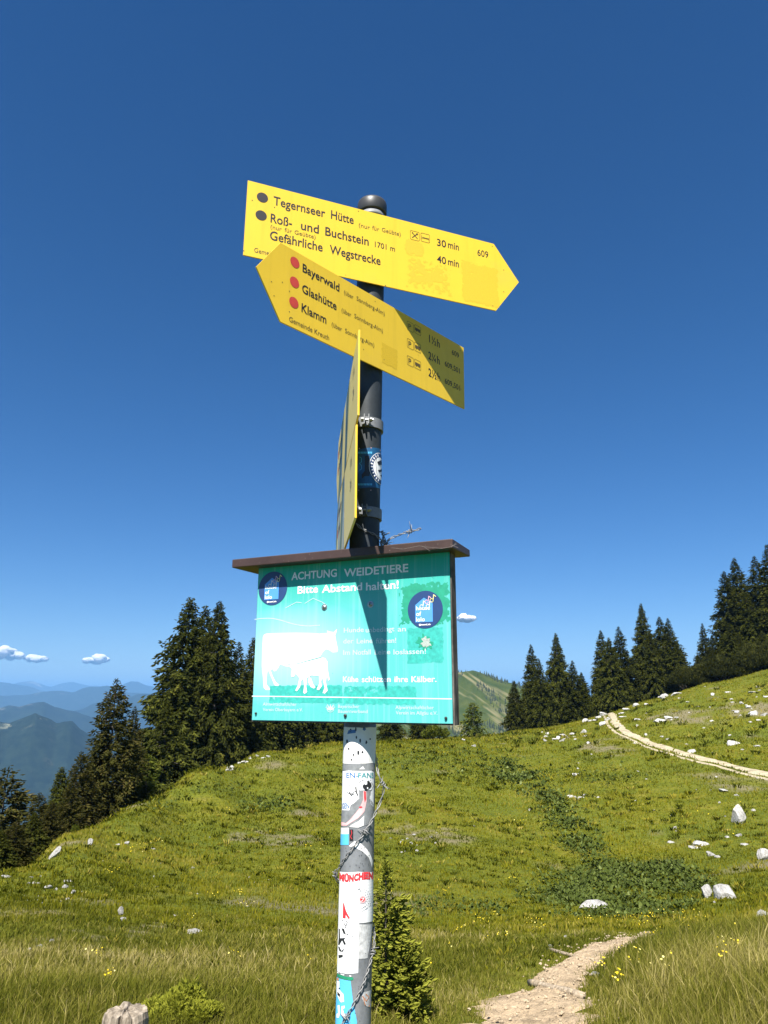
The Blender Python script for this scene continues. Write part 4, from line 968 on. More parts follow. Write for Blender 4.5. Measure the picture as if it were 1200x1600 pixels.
# ------------------------------------------------------------------ text and flat shapes
_txt = {}
def text_mesh(s, bold=0.0):
    k = (s, bold)
    if k in _txt: return _txt[k]
    cu = bpy.data.curves.new('t', 'FONT'); cu.body = s; cu.size = 1; cu.offset = bold; cu.resolution_u = 3; cu.fill_mode = 'FRONT'
    ob = bpy.data.objects.new('t', cu); COL.objects.link(ob); dg = bpy.context.evaluated_depsgraph_get(); dg.update()
    me = bpy.data.meshes.new_from_object(ob.evaluated_get(dg)); v = np.empty(len(me.vertices) * 3); me.vertices.foreach_get('co', v); v = v.reshape(-1, 3)[:, :2]
    f = [tuple(p.vertices) for p in me.polygons]; bpy.data.objects.remove(ob); bpy.data.curves.remove(cu); bpy.data.meshes.remove(me)
    _txt[k] = (v, f); return _txt[k]
_cap = None
def cap_h():
    global _cap
    if _cap is None: v, f = text_mesh('H'); _cap = v[:, 1].max() - v[:, 1].min()
    return _cap
def poly_tri(pts):
    """fill a simple polygon"""
    from mathutils.geometry import tessellate_polygon
    from mathutils import Vector
    return [tuple(t) for t in tessellate_polygon([[Vector((p[0], p[1], 0)) for p in pts]])]
class Face:
    """a flat sign face: world <-> (u, v) metres; also measured from photograph pixels"""
    def __init__(s, P0, n, u): s.P0 = np.asarray(P0, float); s.n = norm(n); s.u = norm(u); s.v = np.cross(s.n, s.u) * 1.0; s.v = s.v if s.v[2] > 0 else -s.v
    def uv(s, px, py):
        d = ray(px, py); t = ((s.P0 - CAMP) @ s.n) / (d @ s.n); X = CAMP + d * t - s.P0; return np.array([X @ s.u, X @ s.v])
    def flat(s, uv, lift):
        """2D -> sign-local 3D: x along the sign, y out of the face (negative = out), z up"""
        uv = np.asarray(uv, float).reshape(-1, 2); return np.stack([uv[:, 0], np.full(len(uv), -lift), uv[:, 1]], 1)
class Print:
    """collects printed shapes of one colour on one face; local x = u, z = v, -y = out"""
    def __init__(s, face, lift): s.f = face; s.l = lift; s.mb = MB(); s.done = []
    def br(s):
        if s.mb.n: s.done.append(s.mb); s.mb = MB()
        return s
    def text(s, t, a, b, cap, bold=0.0, px=True):
        a = s.f.uv(*a) if px else np.array(a, float); b = s.f.uv(*b) if px else np.array(b, float)
        v, f = text_mesh(t, bold); v = v.copy(); w0 = v[:, 0].min(); v[:, 0] = (v[:, 0] - w0) / (v[:, 0].max() - w0) * (b[0] - a[0]) + a[0]
        v[:, 1] = v[:, 1] / cap_h() * cap + (a[1] + b[1]) / 2
        s.mb.add(s.f.flat(v, s.l), f); return s
    def poly(s, pts, px=True, lift=0):
        p = np.array([s.f.uv(*q) for q in pts]) if px else np.array(pts, float)
        s.mb.add(s.f.flat(p, s.l + lift), poly_tri(p)); return s
    def disc(s, c, r, px=True, ry=None, n=28, lift=0, rag=0):
        c = s.f.uv(*c) if px else np.array(c); a = np.linspace(0, 2 * math.pi, n, endpoint=False); ry = ry or r
        k = 1 + rag * vnoise(np.cos(a) * 4, np.sin(a) * 4, n)
        return s.poly(np.stack([c[0] + r * np.cos(a) * k, c[1] + ry * np.sin(a) * k], 1), False, lift)
    def line(s, pts, wd, px=True, closed=False):
        p = np.array([s.f.uv(*q) for q in pts]) if px else np.array(pts, float)
        if closed: p = np.concatenate([p, p[:1]])
        for a, b in zip(p[:-1], p[1:]):
            d = norm(b - a); n = np.array([-d[1], d[0]]) * wd / 2; e = d * wd * .35
            s.mb.add(s.f.flat([a - n - e, b - n + e, b + n + e, a + n - e], s.l), [(0, 1, 2, 3)])
        return s
    def ragged(s, x0, y0, x1, y1, seed, amp, holes=0):
        """torn sticker residue: a ragged sheet, uv metres"""
        rng = np.random.default_rng(seed); nu, nv = max(6, int((x1 - x0) / .0010)), max(5, int((y1 - y0) / .0010))
        gx, gy = np.meshgrid(np.linspace(x0, x1, nu), np.linspace(y0, y1, nv)); cell = np.ones((nv - 1, nu - 1), bool)
        cx = (gx[:-1, :-1] + gx[1:, 1:]) / 2; cy = (gy[:-1, :-1] + gy[1:, 1:]) / 2
        e = np.minimum(np.minimum(cx - x0, x1 - cx), np.minimum(cy - y0, y1 - cy)); cell = e > amp * np.clip(fbm(cx / .006, cy / .006, 3, seed) + .35, 0, 1)
        if holes: cell &= fbm(cx / .012, cy / .012, 4, seed + 2) < (.75 - holes)
        idx = np.arange(nu * nv).reshape(nv, nu); i, j = np.nonzero(cell)
        f = np.stack([idx[i, j], idx[i, j + 1], idx[i + 1, j + 1], idx[i + 1, j]], 1)
        s.mb.add(s.f.flat(np.stack([gx.ravel(), gy.ravel()], 1), s.l), [tuple(q) for q in f]); return s
    def build(s, name, mat, parent): return [m.build(name, mat, parent) for m in s.done + [s.mb]][-1]

# ------------------------------------------------------------------ the pole
def axis(z):
    """centre of the pole at world height z (it leans slightly right and back)"""
    k = z - EYE; return np.array([-.0438 + .0154 * k, 1.385 + .012 * k, z])
AXD = norm([.0154, .012, 1.0]); PR = .030
_zs = np.linspace(2.4, 2.9, 501)
def _row(z):
    q = np.array([-.0438 + .0154 * (z - EYE), 1.385 + .012 * (z - EYE), z]) - CAMP; return 800 - FPX * (q @ UV) / (q @ FV)
ZTOP = float(_zs[np.argmin([abs(_row(z) - 318) for z in _zs])]) - .021
def pole_hit(px, py, rad):
    """point of a cylinder of radius rad round the pole seen at a pixel; off its edge: the nearest approach"""
    d = norm(ray(px, py)); w0 = CAMP - axis(EYE)
    dp = d - AXD * (d @ AXD); wp = w0 - AXD * (w0 @ AXD); a = dp @ dp; b = dp @ wp; c = wp @ wp - rad * rad; q = b * b - a * c
    t = (-b - math.sqrt(q)) / a if q > 0 else -b / a
    return CAMP + d * t
pole = empty('signpost_pole', axis(0)); tag(pole, 'round grey metal post covered in peeling stickers carrying all signs', 'pole')
PL = axis(0)
EX = norm(np.cross([0, 1, 0], AXD)); EY = np.cross(AXD, EX)        # pole frame: EX right, EY away from camera
def pole_uv(px, py, rad=PR):
    P = pole_hit(px, py, rad); k = (P - PL) @ AXD; q = P - PL - AXD * k; return math.atan2(q @ EX, -(q @ EY)), k   # angle from front, height along axis
def cyl(th, h, rad): return (AXD * np.asarray(h)[:, None] + (EX * np.sin(th)[:, None] - EY * np.cos(th)[:, None]) * np.asarray(rad).reshape(-1, 1) * 1.0)
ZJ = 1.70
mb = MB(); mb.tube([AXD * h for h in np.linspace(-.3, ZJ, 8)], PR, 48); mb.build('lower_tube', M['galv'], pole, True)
mb = MB(); mb.tube([AXD * h for h in np.linspace(ZJ + .0005, ZTOP, 8)], PR, 48); mb.build('upper_tube', M['galv_shaded'], pole, True)['label'] = 'upper length of the post coloured dark for shade above the notice board'  # same grey post, darkened in colour to stand for the shadow on it
CAPH = ZTOP - .012
mb = MB(); mb.tube([AXD * CAPH, AXD * (CAPH + .002), AXD * (CAPH + .026), AXD * (CAPH + .031), AXD * (CAPH + .033)], [.0318, .0335, .0335, .0320, .026], 40); mb.build('end_cap', M['plastic_cap'], pole, True)
mb = MB(); mb.tube([AXD * (CAPH - .016), AXD * (CAPH - .004)], .0306, 40); mb.build('collar', M['galv'], pole, True)
class Bent:
    """flat artwork wrapped on the pole: pixel -> (angle, height)"""
    def __init__(s, lift): s.l = PR + lift; s.mb = MB()
    def grid(s, quad, nu=14, nv=10, warp=0, seed=1):
        """quad: 4 (px,py) corners: lower left, lower right, upper right, upper left"""
        q = np.array([pole_uv(*p) for p in quad]); u = np.linspace(0, 1, nu); v = np.linspace(0, 1, nv); U, V = np.meshgrid(u, v)
        P = (q[0] * (1 - U)[..., None] + q[1] * U[..., None]) * (1 - V)[..., None] + (q[3] * (1 - U)[..., None] + q[2] * U[..., None]) * V[..., None]
        if warp: P[..., 1] += np.where((V == 0) | (V == 1), warp * vnoise(U * 7, V * 3 + seed, seed), 0); P[..., 0] += np.where((U == 0) | (U == 1), warp / PR * vnoise(V * 9, U * 3 + seed, seed + 1), 0)
        s.mb.add(cyl(P[..., 0].ravel(), P[..., 1].ravel(), np.full(U.size, s.l)), [(i * nu + j, i * nu + j + 1, (i + 1) * nu + j + 1, (i + 1) * nu + j) for i in range(nv - 1) for j in range(nu - 1)]); return s
    def poly(s, pts):
        q = np.array([pole_uv(*p) for p in pts]); return s.poly_uv(q)
    def poly_uv(s, q):
        # cut into narrow vertical slabs so that the sheet follows the curve
        q = np.asarray(q, float); tris = poly_tri(q * [PR, 1])
        V, F = [], []
        def sub(a, b, c, d):
            L = [np.linalg.norm((a - b) * [PR, 1]), np.linalg.norm((b - c) * [PR, 1]), np.linalg.norm((c - a) * [PR, 1])]; k = int(np.argmax(L))
            ang = max(abs(a[0] - b[0]), abs(b[0] - c[0]), abs(c[0] - a[0]))
            if d == 0 or ang < .16: F.append((len(V), len(V) + 1, len(V) + 2)); V.extend([a, b, c]); return
            if k == 0: m = (a + b) / 2; sub(a, m, c, d - 1); sub(m, b, c, d - 1)
            elif k == 1: m = (b + c) / 2; sub(a, b, m, d - 1); sub(a, m, c, d - 1)
            else: m = (c + a) / 2; sub(a, b, m, d - 1); sub(m, b, c, d - 1)
        for a, b, c in tris: sub(q[a], q[b], q[c], 9)
        V = np.array(V); s.mb.add(cyl(V[:, 0], V[:, 1], np.full(len(V), s.l)), F); return s
    def text(s, t, a, b, cap, bold=0.0):
        A_, B_ = np.array(pole_uv(*a)), np.array(pole_uv(*b)); v, f = text_mesh(t, bold); x = (v[:, 0] - v[:, 0].min()) / np.ptp(v[:, 0])
        th = A_[0] + (B_[0] - A_[0]) * x; h = A_[1] + (B_[1] - A_[1]) * x + v[:, 1] / cap_h() * cap
        s.mb.add(cyl(th, h, np.full(len(v), s.l)), f); return s
    def line(s, pts, wd):
        q = np.array([pole_uv(*p) for p in pts]) * [PR, 1]
        for a, b in zip(q[:-1], q[1:]):
            d = norm(b - a); n = np.array([-d[1], d[0]]) * wd / 2; P = np.array([a - n, b - n, b + n, a + n]) / [PR, 1]
            s.mb.add(cyl(P[:, 0], P[:, 1], np.full(4, s.l)), [(0, 1, 2, 3)])
        return s
    def build(s, name, mat, label=None, parent=None):
        o = s.mb.build(name, mat, parent or pole)
        if label: o['label'] = label
        return o
M['scratch'] = plain('scratch_grey', (.22, .19, .175), .6)
M['stk_white'] = plain('sticker_white_dirty', (.74, .73, .71), .5, var=.06, scale=40)
M['stk_white2'] = plain('sticker_white_clean', (.82, .82, .82), .45, var=.03, scale=40)
M['stk_grey'] = plain('sticker_grey', (.22, .23, .235), .5, var=.25, scale=90)
M['stk_pale'] = plain('sticker_paper_residue', (.50, .50, .49), .6, var=.3, scale=160)
M['stk_pink'] = plain('sticker_torn_pink', (.80, .47, .47), .5, var=.15, scale=120)
M['stk_red'] = plain('sticker_red', (.66, .035, .045), .45)
M['stk_blue'] = plain('sticker_sky_blue', (.10, .48, .80), .45, var=.05)
M['stk_ink'] = plain('sticker_ink_blue', (.05, .16, .38), .5)
M['stk_teal'] = plain('sticker_ink_teal', (.04, .28, .30), .5)
M['stk_green'] = plain('sticker_green', (.02, .25, .13), .45)
M['stk_dark'] = plain('sticker_black', (.02, .02, .022), .45)
M['stk_darkred'] = plain('sticker_maroon', (.10, .012, .02), .45)
M['stk_dkblue'] = plain('sticker_deep_blue', (.012, .085, .20), .4)
M['skin'] = plain('sticker_orange', (.55, .22, .10), .5)
def wob(cx, cy, rx, ry, n=22, amp=.2, seed=1):
    a = np.linspace(0, 2 * math.pi, n, endpoint=False); k = 1 + amp * vnoise(np.cos(a) * 2.2 + seed, np.sin(a) * 2.2, seed); return [(cx + rx * math.cos(t) * q, cy + ry * math.sin(t) * q) for t, q in zip(a, k)]
E1 = .0004
def pole_stickers():
    # upper white sheet just under the board, with flecks
    s = Bent(E1).grid([(534.5, 1192), (585.5, 1192), (588, 1136), (537.5, 1136)], 18, 8, .0008).build('sticker', M['stk_white'], 'large dirty white sticker just below the board')
    b = Bent(E1 * 2)
    for k, (x, y) in enumerate([(545, 1170), (553, 1180), (560, 1176), (566, 1175), (548, 1141), (556, 1139), (568, 1138), (557, 1152), (563, 1157), (549, 1187), (572, 1160), (543, 1158), (578, 1155)]):
        b.poly(wob(x, y, 1.3, 1.6 + (k % 3), 7, .4, k))
    b.build('fleck', M['stk_dark'], None, s)
    Bent(E1 * 2).poly([(545, 1141), (556, 1140), (556, 1145), (543, 1147)]).build('scrap', M['stk_ink'], None, s)
    Bent(E1 * 2).poly(wob(569, 1139, 2.2, 2.4, 9, .3, 3)).build('scrap', M['stk_ink'], None, s)
    s = Bent(E1).grid([(535, 1203), (585.5, 1203), (585.5, 1193), (535, 1193)], 18, 3).build('tape_band', M['stk_grey'])
    Bent(E1 * 2).poly([(561, 1202), (570, 1202), (567, 1197)]).build('scrap', M['stk_white'], None, s)
    # fan sticker, torn
    s = Bent(E1).poly([(535, 1266), (535, 1205), (545, 1204), (580, 1204), (584, 1207), (583.5, 1262), (579, 1256), (577, 1248), (579, 1238), (581, 1234), (561, 1235), (561, 1248), (553, 1255), (548, 1258), (546, 1266)]).build('sticker', M['stk_white2'], 'torn white fan sticker with blue capital letters')
    Bent(E1 * 2).text('EN-', (541.5, 1215), (560, 1215), .0085, .018).build('lettering', M['stk_ink'], None, s)
    Bent(E1 * 2).text('FANS', (559.5, 1215), (583, 1215), .0085, .018).build('lettering', M['stk_teal'], None, s)
    Bent(E1 * 2).text('GEN', (535.5, 1263), (546, 1263), .0085, .018).build('lettering', M['stk_ink'], None, s)
    b = Bent(E1 * 2)
    b.line([(541, 1236), (547, 1226), (553, 1232), (559, 1228)], .0006).line([(542, 1238), (548, 1241), (556, 1236)], .0012).line([(546, 1237), (549, 1243), (553, 1240)], .0018).line([(556, 1230), (557, 1238), (559, 1243)], .0022)
    b.line([(561, 1222), (567, 1219), (579, 1219)], .0008).line([(562, 1222), (561.5, 1236)], .0005)
    b.poly(wob(573, 1228, 5, 7, 16, .45, 4)).line([(580, 1222), (583, 1228), (580, 1234)], .0008)
    b.build('drawing', M['stk_dark'], None, s)
    Bent(E1 * 3).poly(wob(571, 1224, 2.6, 2.2, 10, .4, 6)).poly(wob(574, 1231, 1.2, 1.6, 8, .4, 8)).build('drawing', M['stk_white2'], None, s)
    s = Bent(E1).poly([(547, 1266), (549, 1258), (556, 1252), (562, 1246), (562, 1238), (580, 1238), (578, 1248), (584, 1258), (585, 1280), (570, 1290), (535, 1292), (535, 1268)]).build('sticker', M['stk_grey'], 'grey ghost of a torn off sticker')
    Bent(E1 * 2).poly([(567.5, 1236), (572, 1236), (572.5, 1252), (569, 1268), (560, 1278), (549, 1285), (542, 1290), (534, 1290), (534, 1284), (541, 1286), (547, 1281), (556, 1270), (562, 1262), (567, 1250)]).build('torn_scrap', M['stk_pink'], 'pink curved scrap torn off a sticker', s)
    b = Bent(E1 * 3).poly([(568.5, 1236), (571, 1237), (571.5, 1248), (569.5, 1254), (568.5, 1246)]).poly(wob(563.5, 1261, 2.2, 1.4, 9, .3, 2)); b.build('torn_scrap', M['stk_red'], None, s)
    Bent(E1 * 2).poly([(549, 1289), (560, 1283), (569, 1274), (568, 1290), (560, 1293), (546, 1292)]).build('torn_scrap', M['stk_white'], None, s)
    Bent(E1).grid([(532.5, 1303), (545, 1303), (545, 1293), (533, 1293)], 8, 4).build('sticker', M['stk_white'], 'small white label above the blue tape')
    Bent(E1).grid([(532, 1320), (545, 1320), (545, 1303), (532.5, 1303)], 8, 4).build('sticker', M['stk_blue'], 'blue piece of tape on the left of the post')
    s = Bent(E1).grid([(546.5, 1314), (552, 1314), (552, 1296), (546.5, 1296)], 5, 4).build('sticker', M['stk_dark'], 'narrow black label with red marks')
    Bent(E1 * 2).line([(549, 1297), (550, 1302), (548, 1307), (550, 1311)], .001).build('drawing', M['stk_red'], None, s)
    Bent(E1).poly([(545, 1322), (554, 1314), (562, 1316), (576, 1330), (582, 1345), (581, 1356), (576, 1340), (566, 1330), (556, 1325)]).build('sticker', M['stk_white'], 'curved white sticker remnant above the red lettering')
    # large white sticker with red capitals and round ornament
    s = Bent(E1).poly([(530, 1361), (545, 1363), (560, 1362), (583, 1362), (582.5, 1438), (575, 1441), (561, 1442), (559.5, 1520), (527, 1517)]).build('sticker', M['stk_white2'], 'big white sticker with red capitals across its top')
    b = Bent(E1 * 2.2)
    word = 'MÜNCHEN'; xs = np.linspace(531, 582, len(word) + 1); wav = [0, 2.5, 3.4, 2.4, .5, -.6, -1.2, -1.0]
    for i, c in enumerate(word): b.text(c, (xs[i] + .2, 1374 + wav[i]), (xs[i + 1] - .1, 1374 + wav[i + 1]), .0098, .07)
    b.build('lettering', M['stk_red'], None, s)
    b = Bent(E1 * 2); b.poly([(536.5, 1411), (538, 1411), (541, 1423), (547, 1434), (545, 1436), (540.5, 1429), (540.5, 1435), (536, 1434)]).build('drawing', M['stk_red'], None, s)
    b = Bent(E1 * 2); cx, cy = 566, 1405
    for r0, n in ((8, 15), (11.5, 20), (15, 24)):
        for k in range(n):
            a = 6.283 * k / n + .1 * r0
            if r0 > 14 and math.sin(a) > .9: continue
            b.line([(cx + r0 * .82 * math.cos(a), cy + r0 * math.sin(a)), (cx + (r0 + 2.0) * .82 * math.cos(a), cy + (r0 + 2.0) * math.sin(a))], .0008)
    b.line([(559, 1390), (562, 1388), (563, 1393)], .0014).line([(563, 1421), (570, 1416), (579, 1411)], .0009).line([(564, 1425), (572, 1420), (579, 1414)], .0009)
    b.build('ornament', M['stk_grey'], None, s)
    Bent(E1 * 2.5).poly(wob(566, 1405, 5.4, 6.4, 18, .1, 2)).build('ornament', M['stk_pink'], None, s); Bent(E1 * 3).poly(wob(566, 1405, 3.2, 3.9, 14, .15, 4)).build('ornament', M['stk_red'], None, s)
    Bent(E1 * 3.5).line([(564, 1403), (568, 1403), (566, 1407), (564, 1408)], .0012).build('ornament', M['stk_white2'], None, s)
    b = Bent(E1 * 2)
    b.line([(537, 1441), (541, 1447)], .0012).line([(535, 1438), (543, 1440), (540, 1450)], .0012).poly([(534, 1450), (538, 1451), (541, 1460), (537, 1458)]).poly([(530, 1451), (531.5, 1451), (532, 1466), (530, 1470)])
    b.poly([(530, 1466), (540, 1465), (538, 1468), (541, 1475), (538, 1476), (535, 1469), (531, 1476), (529, 1476)]).poly([(529, 1479), (531, 1479), (534, 1486), (538, 1481), (536, 1487), (531, 1486)]).poly([(529.5, 1492), (536, 1491.5), (536, 1495), (530, 1497)])
    b.poly(wob(543, 1460, 1.3, 1.1, 7, .3, 1)); b.build('drawing', M['stk_dark'], None, s)
    b = Bent(E1 * 2)
    rng = np.random.default_rng(8)
    for k in range(34): b.poly(wob(rng.uniform(531, 558), rng.uniform(1440, 1512), .5, .6, 5, .3, k))
    for k in range(16): b.poly(wob(rng.uniform(545, 580), rng.uniform(1440, 1600), .6, .6, 5, .3, k))
    for k in range(24): b.poly(wob(rng.uniform(540, 578), rng.uniform(1322, 1360), .6, .7, 5, .3, k))
    b.build('fleck', M['stk_dark'])
    b = Bent(E1).grid([(560, 1498), (574, 1497), (581.5, 1443), (561, 1444)], 8, 6).build('sticker', M['stk_pale'], 'grey scraped remnant right of the white sticker')
    # lower left: green edged label over sky blue sticker
    s = Bent(E1).poly([(527, 1520), (535, 1524), (552, 1527), (552, 1531), (548, 1532), (535, 1529), (527, 1525)]).build('sticker', M['stk_green'], 'green edged strip above the sky blue sticker')
    Bent(E1 * 2).line([(527.5, 1519), (535, 1522.5), (549, 1525)], .0016).build('edging', M['stk_white2'], None, s)
    s = Bent(E1).poly([(526.5, 1526), (535, 1530), (548, 1532.5), (551, 1560), (558, 1597), (555, 1610), (524, 1610)]).build('sticker', M['stk_blue'], 'sky blue sticker near the bottom of the post')
    Bent(E1 * 2).poly([(527, 1532), (531, 1533), (531, 1546), (537, 1553), (538, 1565), (533, 1566), (528, 1556), (526.5, 1550)]).build('drawing', M['stk_white2'], None, s)
    Bent(E1 * 2.5).poly([(528, 1549), (532, 1553), (532, 1558), (528, 1554)]).poly([(529, 1543), (532, 1543), (531, 1546)]).build('drawing', M['stk_dark'], None, s)
    Bent(E1 * 2.5).poly(wob(528.7, 1530, 1.8, 2.4, 9, .2, 1)).build('drawing', M['skin'], None, s)
    b = Bent(E1 * 2).poly([(528, 1571), (531, 1570), (532, 1583), (530, 1590), (526.5, 1590), (526.5, 1584), (529, 1583)]).poly([(534, 1572), (539, 1571), (539, 1575), (536, 1576), (538, 1583), (541, 1590), (538, 1592), (534, 1584)]); b.build('lettering', M['stk_white2'], None, s)
    s = Bent(E1).poly([(566, 1551), (573, 1549), (580, 1546), (579, 1574), (572, 1572), (565, 1560)]).build('sticker', M['stk_pale'], 'crumpled brown and grey scrap low on the right')
    Bent(E1 * 2).line([(566, 1556), (572, 1564), (576, 1558), (571, 1553)], .0014).line([(568, 1560), (570, 1570), (577, 1572), (578, 1562)], .0014).build('drawing', M['skin'], None, s)
    # dark stickers on the shaded pole above the board
    s = Bent(E1).grid([(560, 764), (594, 764), (596, 703), (560, 703)], 14, 8).build('sticker', M['stk_dkblue'], 'deep blue sticker on the shaded upper post')
    b = Bent(E1 * 2)
    for y in (707.5, 757): 
        for x in np.arange(560, 582, 2.2): b.poly([(x, y - 1.6), (x + 1.4, y - 1.6), (x + 1, y + 1.6), (x - .4, y + 1.6)])
    b.build('edging', M['stk_blue'], None, s)
    b = Bent(E1 * 2).poly([(570, 712), (577, 712), (579, 735), (577, 744), (570, 744), (566, 748), (565, 742), (570, 736)]).build('drawing', M['stk_dark'], None, s)
    Bent(E1 * 2).line([(562, 714), (565, 716), (565, 722), (562, 724), (565, 728), (565, 733), (562, 735)], .0009).build('drawing', M['stk_blue'], None, s)
    b = Bent(E1 * 2).line([(561, 701), (580, 700), (594, 704)], .0012).line([(560, 766), (580, 766)], .0012); b.build('edging', M['stk_pink'], None, s)
    q = [pole_uv(592, 732)]; c = np.array([q[0][0], q[0][1]]); a = np.linspace(0, 6.283, 36, endpoint=False)
    rr = .0300
    def ring(r, ry=None): return np.stack([c[0] + .1 + r / PR * np.cos(a), c[1] + (ry or r * 1.15) * np.sin(a)], 1)
    s = Bent(E1 * 3).poly_uv(ring(.029)).build('sticker', M['stk_white'], 'round badge sticker with a pale face in the middle')
    Bent(E1 * 4).poly_uv(ring(.0278)).build('badge_ring', M['navy'], None, s)
    Bent(E1 * 5).poly_uv(ring(.0205)).build('badge_centre', M['stk_white2'], None, s)
    b = Bent(E1 * 6).poly([(588, 722), (594, 719), (595, 726), (590, 727)]).poly([(589, 735), (595, 733), (595, 737), (591, 738)]).poly([(592, 743), (595, 741), (595, 747)]).line([(588, 712), (586, 722), (587, 738), (590, 748)], .0007); b.build('drawing', M['stk_dark'], None, s)
    b = Bent(E1 * 6)
    for k in range(11):
        t = 2.0 + k * .24; r0, r1 = .0222, .0262
        pp = [(c[0] + .1 + r / PR * math.cos(t + e), c[1] + r * 1.15 * math.sin(t + e)) for r, e in ((r0, -.05), (r1, -.05), (r1, .05), (r0, .05))]; b.poly_uv(pp)
    b.build('badge_marks', M['stk_white2'], None, s)
pole_stickers()

# ------------------------------------------------------------------ arrow signs
def sign_frame(deg, z, off):
    a = math.radians(deg); n = np.array([math.sin(a), -math.cos(a), 0]); u = np.array([math.cos(a), math.sin(a), 0]); P0 = axis(z) + n * off
    return Face(P0, n, u), a
def extr(mb, pts, t0, t1):
    """prism of a uv outline between depths t0 (front, small) and t1 (back) in sign-local coordinates"""
    n = len(pts); p = np.array(pts, float); A_ = np.sum(p[:, 0] * np.roll(p[:, 1], -1) - np.roll(p[:, 0], -1) * p[:, 1])
    if A_ < 0: p = p[::-1]
    v = [(q[0], t0, q[1]) for q in p] + [(q[0], t1, q[1]) for q in p]
    mb.add(v, [tuple(range(n)), tuple(range(2 * n - 1, n - 1, -1))] + [(i, n + i, n + (i + 1) % n, (i + 1) % n) for i in range(n)]); return mb
def clamp_parts(root, z_off, off, deg, label=None):
    """pipe clamp: band round the pole with two ears, bolts and nuts; in sign-local coordinates"""
    c = np.array([0, off, z_off])         # the pole's centre seen from the face origin
    mb = MB(); a = np.linspace(0, 2 * math.pi, 40)
    for r0 in (PR + .0012, PR + .0042):
        pass
    n = 40; V = []
    for r_, zz in ((PR + .001, -.011), (PR + .0045, -.011), (PR + .0045, .011), (PR + .001, .011)):
        for t in a[:-1] if False else np.linspace(0, 2 * math.pi, n, endpoint=False): V.append(c + [r_ * math.cos(t), r_ * math.sin(t), zz])
    F = [(k * n + i, k * n + (i + 1) % n, ((k + 1) % 4) * n + (i + 1) % n, ((k + 1) % 4) * n + i) for k in range(4) for i in range(n)]
    mb.add(V, F); cl = mb.build('clamp', M['galv_light'], root, False)
    return cl, c
def arrow_sign(name, label, deg, z, off, outline, thick=.003):
    f, a = sign_frame(deg, z, off)
    root = empty(name, f.P0); root.rotation_euler = (0, 0, a); tag(root, label, 'sign', 'yellow trail signs')
    extr(MB(), outline, 0, thick).build('plate', M['yellow'], root)
    return f, root
def pict_box(p, c0, c1, wd=.0009):
    """rounded pictogram frame between two pixel corners (top left, bottom right), returns uv box"""
    a = p.f.uv(*c0); b = p.f.uv(*c1); x0, x1 = a[0], b[0]; y0, y1 = b[1], a[1]; r = (x1 - x0) * .14
    pts = []
    for cx, cy, s in ((x1 - r, y1 - r, 0), (x0 + r, y1 - r, 1), (x0 + r, y0 + r, 2), (x1 - r, y0 + r, 3)):
        for k in range(4): t = (s + k / 3) * math.pi / 2; pts.append((cx + r * math.cos(t), cy + r * math.sin(t)))
    p.line(pts, wd, False, True); return x0, y0, x1, y1
LF = .0004
# --- sign pointing right
f1, s1 = arrow_sign('arrow_sign', 'topmost yellow trail sign pointing right to two mountain huts', 21.5, EYE + .9, .038,
    [(-.288, -.036), (.295, -.036), (.361, .0535), (.297, .141), (-.287, .141)])
p = Print(f1, LF); cap = .0205
p.br().text('Tegernseer', (427, 320), (508, 339.5), cap, .012).text('Hütte', (517, 341.5), (552.5, 350), cap, .012)
p.br().text('Roß-', (422.5, 347), (456, 355), cap, .012).text('und', (470, 358.5), (498, 365), cap, .012).text('Buchstein', (508, 367.5), (576, 383.7), cap, .012)
p.br().text('Gefährliche', (421.4, 374), (504, 393.2), cap, .012).text('Wegstrecke', (515, 395.8), (594.5, 414.4), cap, .012)
p.br().text('30', (682.8, 383.6), (697, 387), .0178, .010).text('min', (700, 387.5), (717, 391.2), .0178, .010).text('40', (682.8, 409.9), (697, 413), .0178, .010).text('min', (700, 413.8), (717, 417.8), .0178, .010)
p.br().text('609', (746, 399.4), (763, 403), .0168, 0).text('1701 m', (585.6, 385.2), (617, 393.8), .0135, .004)
p.build('lettering', M['black'], s1)
p = Print(f1, LF)
p.br().text('(nur', (560.5, 354.8), (578, 358.5), .0105).text('für', (581.5, 359), (592.5, 361.6), .0105).text('Geübte)', (596.5, 362.5), (626, 368.8), .0105)
p.br().text('(nur', (422.5, 357.3), (440, 361.2), .0098).text('für', (444.5, 362), (456, 364.8), .0098).text('Geübte)', (460, 366), (493, 373.3), .0098)
p.br().text('Gemeinde Kreuth', (397, 394), (466, 409.4), .0105)
p.br(); x0, y0, x1, y1 = pict_box(p, (641, 359.8), (655.2, 377)); w_ = x1 - x0
for sx in (1, -1): p.line([((x0 + x1) / 2 - sx * w_ * .28, y0 + w_ * .24), ((x0 + x1) / 2 + sx * w_ * .28, y1 - w_ * .22)], .0021, False)
p.disc(((x0 + x1) / 2 + w_ * .26, y1 - w_ * .26), w_ * .11, False, n=10).disc(((x0 + x1) / 2 - w_ * .26, y1 - w_ * .24), w_ * .08, False, n=8)
p.br(); x0, y0, x1, y1 = pict_box(p, (657.4, 363.6), (671.2, 380)); w_ = x1 - x0; yc = y0 + (y1 - y0) * .40
p.line([(x0 + w_ * .08, yc), (x1 - w_ * .08, yc)], .0008, False).line([(x0 + w_ * .10, yc - .004), (x0 + w_ * .10, yc + .006)], .001, False).line([(x1 - w_ * .10, yc - .004), (x1 - w_ * .10, yc + .003)], .001, False).line([(x0 + w_ * .2, yc + .002), (x1 - w_ * .12, yc + .002)], .0015, False)
p.build('small_lettering', M['brown_print'], s1)
p = Print(f1, LF); p.disc((410, 308.7), .0118).br().disc((408, 336.6), .0118); p.build('way_dot', M['black'], s1)
p = Print(f1, LF * .5)
